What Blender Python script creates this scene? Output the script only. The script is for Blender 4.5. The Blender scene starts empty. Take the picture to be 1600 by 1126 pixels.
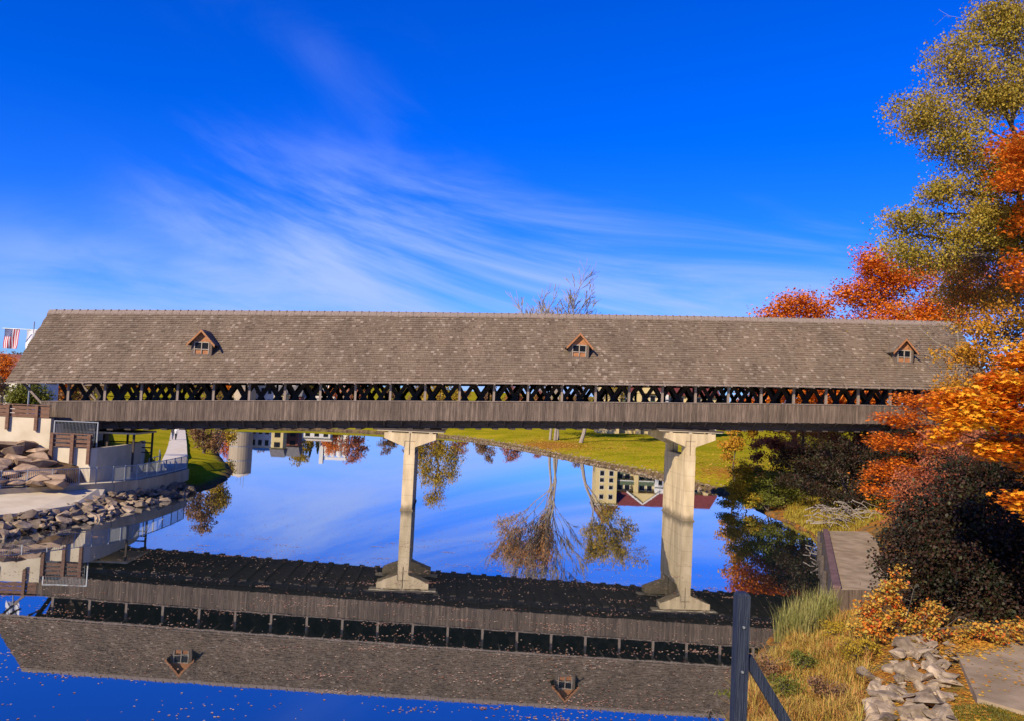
import bpy, math, random
import numpy as np
from mathutils import Vector, Matrix

# ------------------------------------------------------------------ camera
CAM = np.array([29.452, -63.416, 8.929]); F = 1256.0
PIT, ROL, YAW = 0.050, 0.047, 0.067
scene = bpy.context.scene
_R0 = np.array([math.cos(YAW), -math.sin(YAW), 0.0])
_F = np.array([math.sin(YAW)*math.cos(PIT), math.cos(YAW)*math.cos(PIT), math.sin(PIT)])
_U0 = np.cross(_R0, _F)
_CX = math.cos(ROL)*_R0 + math.sin(ROL)*_U0
_CY = -math.sin(ROL)*_R0 + math.cos(ROL)*_U0
cd = bpy.data.cameras.new('camera'); cam = bpy.data.objects.new('camera', cd)
scene.collection.objects.link(cam)
cd.sensor_width = 36; cd.lens = F/1600*36; cd.clip_end = 5000; cd.clip_start = 0.1
M = Matrix.Identity(4)
for i in range(3):
    M[i][0], M[i][1], M[i][2], M[i][3] = _CX[i], _CY[i], -_F[i], CAM[i]
cam.matrix_world = M
scene.camera = cam

# ------------------------------------------------------------------ world, sun, exposure
SUN_EL, SUN_PHI = math.radians(32), math.radians(40)       # phi: from -Y towards -X
w = bpy.data.worlds.new('World'); scene.world = w; w.use_nodes = True
nt = w.node_tree; nt.nodes.clear()
def wn(t, **k):
    n = nt.nodes.new(t)
    for a, b in k.items(): setattr(n, a, b)
    return n
sky = wn('ShaderNodeTexSky', sky_type='NISHITA', sun_disc=False)
sky.sun_elevation = SUN_EL; sky.sun_rotation = math.radians(220)
sky.air_density = 1.0; sky.dust_density = 0.3; sky.ozone_density = 3.0; sky.altitude = 200
CLOUD_A, CLOUD_B = (3.6, 1.2, 0.9), (6.85, 1.1, 2.95)
hs = wn('ShaderNodeHueSaturation'); hs.inputs['Saturation'].default_value = 1.5; hs.inputs['Value'].default_value = 1.0
nt.links.new(sky.outputs[0], hs.inputs['Color'])
tint = wn('ShaderNodeMixRGB', blend_type='MULTIPLY'); tint.inputs[0].default_value = 1.0; tint.inputs[2].default_value = (0.52, 1.0, 2.5, 1)   # deep autumn blue
nt.links.new(hs.outputs[0], tint.inputs[1])
tc = wn('ShaderNodeTexCoord')
sep = wn('ShaderNodeSeparateXYZ'); nt.links.new(tc.outputs['Generated'], sep.inputs[0])
def wmath(op, a, b=None, c=None):
    m = wn('ShaderNodeMath', operation=op)
    for i, v in enumerate((a, b, c)):
        if v is None: continue
        if isinstance(v, (int, float)): m.inputs[i].default_value = v
        else: nt.links.new(v, m.inputs[i])
    return m.outputs[0]
def wnoise(scale, detail, rough, dist, rot, sc, loc):
    r = wn('ShaderNodeMapping', vector_type='POINT'); r.inputs['Rotation'].default_value = rot
    m = wn('ShaderNodeMapping'); m.inputs['Scale'].default_value = sc; m.inputs['Location'].default_value = loc
    n = wn('ShaderNodeTexNoise'); n.inputs['Scale'].default_value = scale; n.inputs['Detail'].default_value = detail; n.inputs['Roughness'].default_value = rough; n.inputs['Distortion'].default_value = dist
    nt.links.new(tc.outputs['Generated'], r.inputs[0]); nt.links.new(r.outputs[0], m.inputs[0]); nt.links.new(m.outputs[0], n.inputs['Vector']); return n.outputs[0]
def wrange(src, a, b, c=0., d=1.):
    r = wn('ShaderNodeMapRange', interpolation_type='SMOOTHSTEP')
    for i, v in enumerate((a, b, c, d)): r.inputs[i+1].default_value = v
    nt.links.new(src, r.inputs[0]); return r.outputs[0]
# thin cirrus: streaked noise, gathered in patches and thicker towards the horizon
streak = wnoise(1.5, 10, .58, .9, (0, math.radians(-14), 0), (.9, 1.6, 4.6), CLOUD_A)
patch = wnoise(1.25, 3, .5, .4, (0, 0, 0), (1, 1, 1.6), CLOUD_B)
low = wrange(sep.outputs[2], .40, .06, 0., .30)
cf = wmath('MULTIPLY', wmath('MULTIPLY', wrange(streak, .40, .68), wrange(wmath('ADD', patch, low), .62, .90)), .88)
veil = wrange(sep.outputs[2], .10, .0, 0., .08)
cf = wmath('MINIMUM', wmath('ADD', cf, veil), 1.0)
mx = wn('ShaderNodeMixRGB'); mx.inputs[2].default_value = (5.2, 7.0, 13.5, 1)
nt.links.new(cf, mx.inputs[0]); nt.links.new(tint.outputs[0], mx.inputs[1])
bg = wn('ShaderNodeBackground'); bg.inputs['Strength'].default_value = 0.056
out = wn('ShaderNodeOutputWorld')
nt.links.new(mx.outputs[0], bg.inputs[0]); nt.links.new(bg.outputs[0], out.inputs[0])

sd = bpy.data.lights.new('sun', 'SUN'); sd.energy = 5.0; sd.angle = math.radians(0.5); sd.color = (1.0, 0.85, 0.62)
so = bpy.data.objects.new('sun', sd); scene.collection.objects.link(so)
sv = Vector((-math.sin(SUN_PHI)*math.cos(SUN_EL), -math.cos(SUN_PHI)*math.cos(SUN_EL), math.sin(SUN_EL)))
so.rotation_euler = sv.to_track_quat('Z', 'Y').to_euler(); so.location = (0, -60, 60)
vs = scene.view_settings
vs.view_transform = 'Standard'; vs.look = 'None'; vs.gamma = 1; vs.exposure = 0.6; vs.use_curve_mapping = False

# ------------------------------------------------------------------ helpers
COL = scene.collection
rng = np.random.default_rng(7); random.seed(7)
def ray(x, y):
    u, v = x-800, y-563; c, s = math.cos(ROL), math.sin(ROL)
    a, b = (u*c+v*s)/F, -(-u*s+v*c)/F
    return _F + a*_R0 + b*_U0
def atD(x, y, D): return CAM + ray(x, y)*D                    # a point at depth D metres
def onz(x, y, z):
    d = ray(x, y); return CAM + d*((z-CAM[2])/d[2])

class MB:
    def __init__(s): s.v = []; s.f = []
    def add(s, vs, fs):
        o = len(s.v); s.v.extend([tuple(map(float, q)) for q in vs]); s.f.extend([tuple(o+i for i in f) for f in fs]); return s
    def box(s, x0, x1, y0, y1, z0, z1):
        return s.add([(x0,y0,z0),(x1,y0,z0),(x1,y1,z0),(x0,y1,z0),(x0,y0,z1),(x1,y0,z1),(x1,y1,z1),(x0,y1,z1)],
                     [(0,3,2,1),(4,5,6,7),(0,1,5,4),(1,2,6,5),(2,3,7,6),(3,0,4,7)])
    def hexa(s, p):            # 8 points, bottom ring then top ring
        return s.add(p, [(0,3,2,1),(4,5,6,7),(0,1,5,4),(1,2,6,5),(2,3,7,6),(3,0,4,7)])
    def bar(s, a, b, w, h, up=(0,0,1)):
        a, b = np.array(a, float), np.array(b, float); d = b-a; d /= np.linalg.norm(d)
        r = np.cross(d, np.array(up, float))
        if np.linalg.norm(r) < 1e-4: r = np.cross(d, (1, 0, 0))
        r /= np.linalg.norm(r); u = np.cross(r, d)
        P = []
        for q in (a, b): P += [q-r*w/2-u*h/2, q+r*w/2-u*h/2, q+r*w/2+u*h/2, q-r*w/2+u*h/2]
        return s.add(P, [(0,1,2,3),(7,6,5,4),(0,4,5,1),(1,5,6,2),(2,6,7,3),(3,7,4,0)])
    def tube(s, pts, rad, n=6, cap=True):
        pts = [np.array(q, float) for q in pts]; o = len(s.v)
        for i, q in enumerate(pts):
            d = pts[min(i+1, len(pts)-1)]-pts[max(i-1, 0)]; d = d/(np.linalg.norm(d)+1e-9)
            r = np.cross(d, (0, 0, 1) if abs(d[2]) < .9 else (1, 0, 0)); r /= np.linalg.norm(r); u = np.cross(r, d)
            rr = rad[i] if hasattr(rad, '__len__') else rad
            for k in range(n):
                a = 2*math.pi*k/n; s.v.append(tuple(q+rr*(math.cos(a)*r+math.sin(a)*u)))
        for i in range(len(pts)-1):
            for k in range(n):
                k2 = (k+1) % n
                s.f.append((o+i*n+k, o+i*n+k2, o+(i+1)*n+k2, o+(i+1)*n+k))
        if cap:
            s.f.append(tuple(o+k for k in range(n))[::-1]); s.f.append(tuple(o+(len(pts)-1)*n+k for k in range(n)))
        return s
    def prism(s, poly, z0, z1):      # poly in xy, z0/z1 scalars or lists
        n = len(poly); zb = z0 if hasattr(z0, '__len__') else [z0]*n; zt = z1 if hasattr(z1, '__len__') else [z1]*n
        return s.add([(p[0], p[1], zb[i]) for i, p in enumerate(poly)]+[(p[0], p[1], zt[i]) for i, p in enumerate(poly)],
                     [tuple(range(n))[::-1], tuple(range(n, 2*n))]+[(i, (i+1) % n, n+(i+1) % n, n+i) for i in range(n)])
    def extr(s, poly, y0, y1):       # poly in xz extruded along y
        n = len(poly)
        return s.add([(p[0], y0, p[1]) for p in poly]+[(p[0], y1, p[1]) for p in poly],
                     [tuple(range(n)), tuple(range(n, 2*n))[::-1]]+[((i+1) % n, i, n+i, n+(i+1) % n) for i in range(n)])
    def mesh(s, name, off=(0, 0, 0)):
        me = bpy.data.meshes.new(name)
        me.from_pydata([(a-off[0], b-off[1], c-off[2]) for a, b, c in s.v], [], s.f); me.update()
        return me
def fast_mesh(name, V, Fc):
    me = bpy.data.meshes.new(name); V = np.asarray(V, np.float32); Fc = np.asarray(Fc, np.int32); n, k = Fc.shape
    me.vertices.add(len(V)); me.vertices.foreach_set('co', V.ravel())
    me.loops.add(n*k); me.loops.foreach_set('vertex_index', Fc.ravel())
    me.polygons.add(n); me.polygons.foreach_set('loop_start', np.arange(0, n*k, k, dtype=np.int32))
    me.update(calc_edges=True); return me
def props(o, label=None, cat=None, group=None, kind=None):
    if label: o['label'] = label
    if cat: o['category'] = cat
    if group: o['group'] = group
    if kind: o['kind'] = kind
    return o
def link(name, me, mat, parent=None, loc=None):
    o = bpy.data.objects.new(name, me); COL.objects.link(o)
    if mat is not None and len(me.materials) == 0: me.materials.append(mat)
    if parent is not None: o.parent = parent
    if loc is not None: o.location = loc
    return o
def thing(name, label, cat, loc=(0, 0, 0), group=None):
    o = bpy.data.objects.new(name, None); COL.objects.link(o); o.location = [float(q) for q in loc]; o.empty_display_size = .3
    return props(o, label, cat, group)
def root_of(t):
    off = np.array(t.location)
    if t.parent is not None: off = off + root_of(t.parent)
    return off
def part(t, name, mb, mat, kind=None, label=None):              # world-space shape as a child of t
    return props(link(name, mb.mesh(name, root_of(t)), mat, t), label, kind=kind)
def single(name, mb, mat, label, cat, group=None, kind=None, loc=None):
    loc = np.array(mb.v).mean(0)*[1, 1, 0]+[0, 0, np.array(mb.v)[:, 2].min()] if loc is None else np.array(loc)
    return props(link(name, mb.mesh(name, loc), mat, None, loc), label, cat, group, kind)
def dup(o, parent=None, loc=None):
    c = o.copy(); COL.objects.link(c)
    if parent is not None: c.parent = parent
    if loc is not None: c.location = loc
    for ch in o.children: dup(ch, c)
    return c

# ------------------------------------------------------------------ materials
def mat(name, c, rough=.8, c2=None, scale=4., detail=6, stretch=(1, 1, 1), lo=.35, hi=.65, island=0., bump=0., bscale=None, metal=0., trans=0., spec=.3, pal=None, hue_noise=None, coord='Object', orand=0., tone=None, stain=None):
    sc3 = lambda q: tuple(v*.72 for v in q)
    c = sc3(c); c2 = sc3(c2) if c2 else None; pal = [sc3(q) for q in pal] if pal else None
    m = bpy.data.materials.new(name); m.use_nodes = True; t = m.node_tree; N = t.nodes; L = t.links
    b = N['Principled BSDF']; b.inputs['Roughness'].default_value = rough; b.inputs['Metallic'].default_value = metal
    b.inputs['Specular IOR Level'].default_value = spec
    tcn = N.new('ShaderNodeTexCoord'); mpn = N.new('ShaderNodeMapping'); mpn.inputs['Scale'].default_value = stretch
    L.new(tcn.outputs[coord], mpn.inputs[0])
    def ramp(cols, src, pos=None, const=False):
        r = N.new('ShaderNodeValToRGB'); e = r.color_ramp.elements
        if const: r.color_ramp.interpolation = 'CONSTANT'
        k = len(cols)
        for i, q in enumerate(cols):
            ps = pos[i] if pos else i/max(1, k-1)
            el = e[i] if i < 2 else e.new(ps)
            el.position = ps; el.color = (*q, 1)
        L.new(src, r.inputs[0]); return r.outputs[0]
    colr = None
    if pal:
        g = N.new('ShaderNodeNewGeometry'); src = g.outputs['Random Per Island']
        if hue_noise:
            nn = N.new('ShaderNodeTexNoise'); nn.inputs['Scale'].default_value = hue_noise; nn.inputs['Detail'].default_value = 2
            L.new(mpn.outputs[0], nn.inputs['Vector'])
            ad = N.new('ShaderNodeMath'); ad.operation = 'MULTIPLY_ADD'; ad.inputs[1].default_value = .45
            mr = N.new('ShaderNodeMapRange'); mr.inputs[1].default_value = .3; mr.inputs[2].default_value = .7; mr.inputs[3].default_value = 0; mr.inputs[4].default_value = .55
            L.new(nn.outputs[0], mr.inputs[0]); L.new(src, ad.inputs[0]); L.new(mr.outputs[0], ad.inputs[2]); src = ad.outputs[0]
        colr = ramp(pal, src)
    elif c2:
        nn = N.new('ShaderNodeTexNoise'); nn.inputs['Scale'].default_value = scale; nn.inputs['Detail'].default_value = detail
        L.new(mpn.outputs[0], nn.inputs['Vector']); colr = ramp([c, c2], nn.outputs[0], [lo, hi])
    else:
        b.inputs['Base Color'].default_value = (*c, 1)
    if island and colr is not None:
        g = N.new('ShaderNodeNewGeometry'); mr = N.new('ShaderNodeMapRange'); mr.inputs[3].default_value = 1-island; mr.inputs[4].default_value = 1+island
        L.new(g.outputs['Random Per Island'], mr.inputs[0])
        mu = N.new('ShaderNodeVectorMath'); mu.operation = 'SCALE'; L.new(colr, mu.inputs[0]); L.new(mr.outputs[0], mu.inputs['Scale']); colr = mu.outputs[0]
    if tone and colr is not None:           # broad weathering: (scale, stretch, darkest, lightest)
        m2 = N.new('ShaderNodeMapping'); m2.inputs['Scale'].default_value = tone[1]; L.new(tcn.outputs[coord], m2.inputs[0])
        n2_ = N.new('ShaderNodeTexNoise'); n2_.inputs['Scale'].default_value = tone[0]; n2_.inputs['Detail'].default_value = 5; L.new(m2.outputs[0], n2_.inputs['Vector'])
        mr = N.new('ShaderNodeMapRange'); mr.inputs[1].default_value = .32; mr.inputs[2].default_value = .68; mr.inputs[3].default_value = tone[2]; mr.inputs[4].default_value = tone[3]; L.new(n2_.outputs[0], mr.inputs[0])
        mu = N.new('ShaderNodeVectorMath'); mu.operation = 'SCALE'; L.new(colr, mu.inputs[0]); L.new(mr.outputs[0], mu.inputs['Scale']); colr = mu.outputs[0]
    if stain and colr is not None:          # waterline stain and form joints on the piers
        sx = N.new('ShaderNodeSeparateXYZ'); L.new(tcn.outputs['Object'], sx.inputs[0])
        wz = N.new('ShaderNodeTexNoise'); wz.inputs['Scale'].default_value = 1.7; wz.inputs['Detail'].default_value = 6; L.new(tcn.outputs['Object'], wz.inputs['Vector'])
        a1 = N.new('ShaderNodeMath'); a1.operation = 'MULTIPLY_ADD'; a1.inputs[1].default_value = -.7; L.new(wz.outputs[0], a1.inputs[0]); L.new(sx.outputs[2], a1.inputs[2])
        mr = N.new('ShaderNodeMapRange'); mr.interpolation_type = 'SMOOTHSTEP'; mr.inputs[1].default_value = -.25; mr.inputs[2].default_value = .35; mr.inputs[3].default_value = .38; mr.inputs[4].default_value = 1; L.new(a1.outputs[0], mr.inputs[0])
        fr_ = N.new('ShaderNodeMath'); fr_.operation = 'PINGPONG'; fr_.inputs[1].default_value = .6; L.new(sx.outputs[2], fr_.inputs[0])
        mj = N.new('ShaderNodeMapRange'); mj.inputs[1].default_value = .0; mj.inputs[2].default_value = .035; mj.inputs[3].default_value = .72; mj.inputs[4].default_value = 1; L.new(fr_.outputs[0], mj.inputs[0])
        pr = N.new('ShaderNodeMath'); pr.operation = 'MULTIPLY'; L.new(mr.outputs[0], pr.inputs[0]); L.new(mj.outputs[0], pr.inputs[1])
        mu = N.new('ShaderNodeVectorMath'); mu.operation = 'SCALE'; L.new(colr, mu.inputs[0]); L.new(pr.outputs[0], mu.inputs['Scale']); colr = mu.outputs[0]
    if orand and colr is not None:
        g = N.new('ShaderNodeObjectInfo'); mr = N.new('ShaderNodeMapRange'); mr.inputs[3].default_value = 1-orand; mr.inputs[4].default_value = 1+orand
        L.new(g.outputs['Random'], mr.inputs[0])
        mu = N.new('ShaderNodeVectorMath'); mu.operation = 'SCALE'; L.new(colr, mu.inputs[0]); L.new(mr.outputs[0], mu.inputs['Scale']); colr = mu.outputs[0]
    if colr is not None: L.new(colr, b.inputs['Base Color'])
    if bump:
        bn = N.new('ShaderNodeTexNoise'); bn.inputs['Scale'].default_value = bscale or scale*3; bn.inputs['Detail'].default_value = 8
        L.new(mpn.outputs[0], bn.inputs['Vector']); bp = N.new('ShaderNodeBump'); bp.inputs['Strength'].default_value = bump; bp.inputs['Distance'].default_value = .05
        L.new(bn.outputs[0], bp.inputs['Height']); L.new(bp.outputs[0], b.inputs['Normal'])
    if trans:
        tr = N.new('ShaderNodeBsdfTranslucent'); ms = N.new('ShaderNodeMixShader'); ms.inputs[0].default_value = trans
        if colr is not None: L.new(colr, tr.inputs[0])
        else: tr.inputs[0].default_value = (*c, 1)
        L.new(b.outputs[0], ms.inputs[1]); L.new(tr.outputs[0], ms.inputs[2]); L.new(ms.outputs[0], N['Material Output'].inputs[0])
    return m
def leafmat(name, pal, hue_noise=.35, trans=.3): pal = [tuple(v*1.08 for v in q) for q in pal]; return mat(name, pal[0], .6, pal=pal, hue_noise=hue_noise, trans=trans, spec=.25)

m_shingle = mat('shingle', (.2,.14,.1), .85, pal=[(.135,.094,.062),(.175,.125,.083),(.19,.137,.090),(.20,.146,.096),(.185,.134,.089),(.21,.156,.105),(.20,.148,.098),(.225,.168,.115),(.195,.142,.094),(.20,.15,.10),(.34,.27,.20)], tone=(.55, (1, .35, .35), .86, 1.22), bump=.3, bscale=14)
m_under = mat('roof_underside', (.05,.035,.025), .9, c2=(.08,.055,.04), scale=2)
m_siding = mat('weathered_boards', (.095,.066,.048), .85, c2=(.215,.16,.12), scale=2.2, stretch=(6,6,.5), lo=.3, hi=.72, island=.30, tone=(.35, (1,1,1), .82, 1.15), bump=.35, bscale=8)
m_post = mat('grey_timber', (.22,.165,.13), .85, c2=(.34,.27,.22), scale=3, stretch=(4,4,.6), bump=.2)
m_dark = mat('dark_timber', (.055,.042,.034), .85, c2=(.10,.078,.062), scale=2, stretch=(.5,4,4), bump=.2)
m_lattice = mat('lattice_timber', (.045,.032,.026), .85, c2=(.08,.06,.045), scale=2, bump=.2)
m_dormwood = mat('dormer_wood', (.34,.13,.05), .75, c2=(.52,.24,.10), scale=3, stretch=(1,1,5), bump=.15)
m_trim = mat('pale_trim', (.33,.28,.22), .8, c2=(.45,.38,.31), scale=5)
m_glass = mat('dark_glass', (.010,.010,.012), .35, spec=.15)
m_conc = mat('concrete', (.46,.36,.21), .85, c2=(.70,.56,.35), scale=1.2, stretch=(1,1,.45), lo=.3, hi=.7, bump=.15, bscale=12)
m_pier = mat('pier_concrete', (.52,.40,.22), .85, c2=(.78,.62,.38), scale=1.2, stretch=(1.6,1.6,.35), lo=.3, hi=.7, bump=.2, bscale=12, tone=(.8, (2,2,.25), .80, 1.08), stain=True)
m_concw = mat('pale_concrete', (.64,.54,.37), .85, c2=(.78,.67,.48), scale=.8, bump=.08, bscale=10)
m_concd = mat('worn_concrete', (.27,.20,.115), .9, c2=(.42,.32,.20), scale=1.4, bump=.2, bscale=14)
m_brown = mat('brown_boards', (.15,.075,.045), .75, c2=(.24,.13,.08), scale=3, stretch=(1,4,4), island=.15, bump=.15)
m_metal = mat('galvanised_metal', (.42,.44,.45), .45, metal=.6)
m_blue = mat('blue_grey_paint', (.008,.014,.036), .6, c2=(.028,.038,.062), scale=5, stretch=(7,7,.45), bump=.6, bscale=9)
m_stone = mat('pale_stone', (.22,.155,.10), .9, c2=(.48,.37,.25), scale=1.4, bump=.5, bscale=5, orand=.38)
m_boulder = mat('tan_boulder', (.20,.125,.075), .9, c2=(.50,.35,.22), scale=1.6, bump=.8, bscale=5, orand=.30)
m_grock = mat('grey_rock', (.20,.145,.09), .9, c2=(.50,.39,.26), scale=1.8, bump=.8, bscale=6, orand=.30)
m_bark = mat('bark', (.10,.075,.055), .9, c2=(.19,.15,.115), scale=4, stretch=(3,3,.6), bump=.5)
m_barkp = mat('pale_bark', (.26,.215,.17), .9, c2=(.38,.32,.26), scale=4, stretch=(3,3,.6), bump=.3)
m_twig = mat('twigs', (.20,.15,.12), .9, c2=(.30,.24,.19), scale=3)

L_olive = leafmat('olive_leaves', [(.15,.15,.02),(.30,.25,.03),(.52,.36,.04),(.34,.26,.05),(.70,.44,.04)])
L_orange = leafmat('orange_leaves', [(.42,.07,.012),(.74,.17,.014),(.90,.29,.02),(.66,.13,.012),(.95,.38,.03)])
L_near = leafmat('maple_leaves', [(.50,.06,.012),(.88,.20,.014),(.98,.38,.02),(1.0,.55,.03),(.95,.65,.05)])
L_yellow = leafmat('yellow_leaves', [(.50,.26,.02),(.62,.34,.025),(.55,.22,.02),(.40,.24,.03)])
L_gold = leafmat('gold_leaves', [(.26,.20,.02),(.42,.29,.02),(.55,.36,.03),(.34,.24,.02)])
L_dark = leafmat('dark_green_leaves', [(.006,.010,.004),(.016,.024,.008),(.025,.018,.008),(.05,.016,.008),(.03,.04,.012),(.09,.085,.02)], hue_noise=.8, trans=.12)  # palest tone paints sunlit leaf tips into the palette
L_red = leafmat('russet_leaves', [(.22,.06,.03),(.40,.11,.05),(.52,.19,.08),(.30,.08,.035)])
L_green = leafmat('bush_leaves', [(.05,.07,.015),(.12,.14,.02),(.22,.22,.03),(.09,.10,.02)])
L_vine = leafmat('creeper_leaves', [(.62,.04,.025),(.70,.12,.02),(.74,.30,.03),(.50,.40,.08),(.70,.42,.05),(.60,.06,.02),(.60,.52,.20)], hue_noise=1.2)
L_brown = leafmat('brown_leaves', [(.16,.09,.05),(.26,.15,.08),(.34,.18,.07),(.22,.14,.08)])
L_float = leafmat('fallen_leaves', [(.10,.03,.015),(.40,.16,.05),(.66,.48,.30),(.24,.08,.03),(.50,.30,.18),(.14,.05,.02)], trans=0)
L_litter = leafmat('leaf_litter', [(.42,.13,.02),(.60,.26,.03),(.66,.40,.05),(.36,.12,.03)], trans=0)
L_grass = leafmat('dry_grass', [(.22,.10,.03),(.52,.23,.05),(.60,.33,.07),(.38,.34,.05),(.70,.42,.12),(.50,.19,.045),(.34,.13,.035)], hue_noise=.8, trans=.25)
L_spruce = leafmat('conifer_needles', [(.012,.03,.015),(.03,.05,.025),(.02,.04,.02)], trans=.1)

# ------------------------------------------------------------------ river outline and terrain
RIVER = np.array([(31,-400),(31.2,-70),(31.6,-55),(33.5,-46),(37.8,-40.2),(41,-34),(43.1,-30.9),(46.7,-28.1),(50.5,-19.5),(54.6,-10.2),(56.6,-4),(57.3,3),(57.6,9),(59.2,16),(58.6,23.8),(56,42),(49,65),(41,95),(30,121),(18,128),(-4,131),(-22,124),(-19,108),(-9.5,72),(-1.8,46.3),(2.9,32.8),(6.3,23.8),(7.6,17),(8.1,11),(7.85,6.8),(7.34,1.5),(6.66,-4.2),(6.6,-8.2),(5.9,-12),(4.57,-16.4),(2,-30),(-2,-60),(-6,-400)], float)
def river_sd(P):                       # >0 outside the water
    A = RIVER; B = np.roll(RIVER, -1, 0); d = np.full(len(P), 1e9); ins = np.zeros(len(P), bool)
    for a, b in zip(A, B):
        e = b-a; t = np.clip(((P-a)@e)/(e@e), 0, 1); q = a+t[:, None]*e
        d = np.minimum(d, np.hypot(*(P-q).T))
        c = (a[1] > P[:, 1]) != (b[1] > P[:, 1])
        xi = a[0]+(P[:, 1]-a[1])/(b[1]-a[1]+1e-12)*e[0]
        ins ^= c & (P[:, 0] < xi)
    return np.where(ins, -d, d)
def sst(a, b, x): t = np.clip((x-a)/(b-a), 0, 1); return t*t*(3-2*t)
_ph = rng.uniform(0, 6.28, (12, 3)); _fr = rng.uniform(.05, .5, 12); _an = rng.uniform(0, 6.28, 12)
def nz(X, Y):
    s = 0
    for i in range(12): s = s+np.sin((X*np.cos(_an[i])+Y*np.sin(_an[i]))*_fr[i]*2+_ph[i, 0])*.5/(1+_fr[i]*6)
    return s
def terrain(X, Y):
    X = np.asarray(X, float); Y = np.asarray(Y, float); sh = X.shape
    d = river_sd(np.stack([X.ravel(), Y.ravel()], 1)).reshape(sh)
    lawn = .35+1.25*(1-np.exp(-np.maximum(d, 0)/7))+.012*np.maximum(d, 0)
    z = lawn+.10*nz(X, Y)*sst(0, 5, d)
    left = sst(14, 6, X)*sst(32, 18, Y)*sst(-60, -40, Y)             # left bank by the bridge
    xr = np.interp(Y, [-17, -11.5, -8.25, -5.96, -4.53, -2.47, -.3, 2.83, 6.5, 9.88], [-6.5, -2.2, .01, 2.14, 3.27, 4.74, 5.59, 5.95, 6.1, 6.0])
    ins = sst(xr-.35, xr-1.3, X)
    zl = np.minimum(.10+.30*np.maximum(d, 0), .72)*(1-ins)+1.45*ins
    sc = Y+.42*(1.2-X)
    zl = zl+np.clip((sc+7.0)*.40, 0, 1.95)*sst(3.4, 2.4, X)*sst(13, 9, Y)*ins+2.2*sst(-1.4, -.95, Y)*sst(-.3, -.9, X)*sst(14, 10, Y)
    z = z*(1-left)+zl*left
    right = sst(38, 44, X)*sst(26, 14, Y)*sst(-70, -50, Y)
    zr = .25+1.5*sst(0, 5, d)+1.2*sst(5, 16, d)+.12*nz(X*2, Y*2)
    zr = zr+5.2*sst(62, 72, X)*sst(-9, 0, Y)*sst(24, 13, Y)
    z = z*(1-right)+zr*right
    z = z+.25*sst(-43.2, -44.6, Y)*sst(40.5, 43, X)*sst(60, 50, X)
    mp_ = sst(42, 43.2, X)*sst(56, 52, X)*sst(-46, -45.2, Y)*sst(-34.5, -37, Y)
    z = z*(1-mp_)+np.minimum(z, 1.93)*mp_
    road = sst(-46, -54, Y)*sst(30, 32, X)
    z = z+2.9*road*sst(0, 3, d)
    far = sst(150, 400, np.hypot(X-30, Y-40))
    z = z+4*far
    return np.where(d > 0, np.maximum(z, .03), -.25-np.minimum(-d, 4)*.35)
def tz(x, y): return float(terrain(np.array([x]), np.array([y]))[0])
def axis(a, b, st, lo, hi, g=1.18):
    c = list(np.arange(a, b+1e-6, st)); s = st
    while c[-1] < hi: s *= g; c.append(c[-1]+s)
    s = st
    while c[0] > lo: s *= g; c.insert(0, c[0]-s)
    return np.array(c)
gx, gy = axis(-24, 82, .5, -1500, 1500), axis(-58, 136, .55, -420, 2600)
GX, GY = np.meshgrid(gx, gy); GZ = terrain(GX, GY)
nx, ny = len(gx), len(gy)
ii = (np.arange(ny-1)[:, None]*nx+np.arange(nx-1)[None]).ravel()
me = fast_mesh('ground', np.stack([GX.ravel(), GY.ravel(), GZ.ravel()], 1), np.stack([ii, ii+1, ii+nx+1, ii+nx], 1))
# zones: r = lawn, g = leaf litter, b = bare earth
Xr, Yr = GX.ravel(), GY.ravel(); SDV = river_sd(np.stack([Xr, Yr], 1))
lit = np.clip(np.exp(-(((Xr-47)/10)**2+((Yr-88)/16)**2))*.62+np.exp(-(((Xr-66)/9)**2+((Yr-36)/12)**2))*.55, 0, 1)*sst(0, 1.5, SDV)
rb = sst(39, 42, Xr)*sst(24, 12, Yr)*sst(-49, -44, Yr)
lb = sst(12, 7, Xr)*sst(10, 7, Yr)*sst(-60, -50, Yr); ear = np.clip(np.maximum(np.maximum(sst(1.2, .2, SDV), rb*.9), lb), 0, 1)
padl = np.exp(-(((Xr-42.5)/4)**2+((Yr+45.5)/2.2)**2)); ear = ear*(1-np.clip(padl*1.4, 0, 1))
lit = np.clip(lit+.42*rb, 0, 1)
ca = me.color_attributes.new('zone', 'FLOAT_COLOR', 'POINT')
ca.data.foreach_set('color', np.stack([np.ones_like(lit), lit, ear, np.ones_like(lit)], 1).astype(np.float32).ravel())
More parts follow.
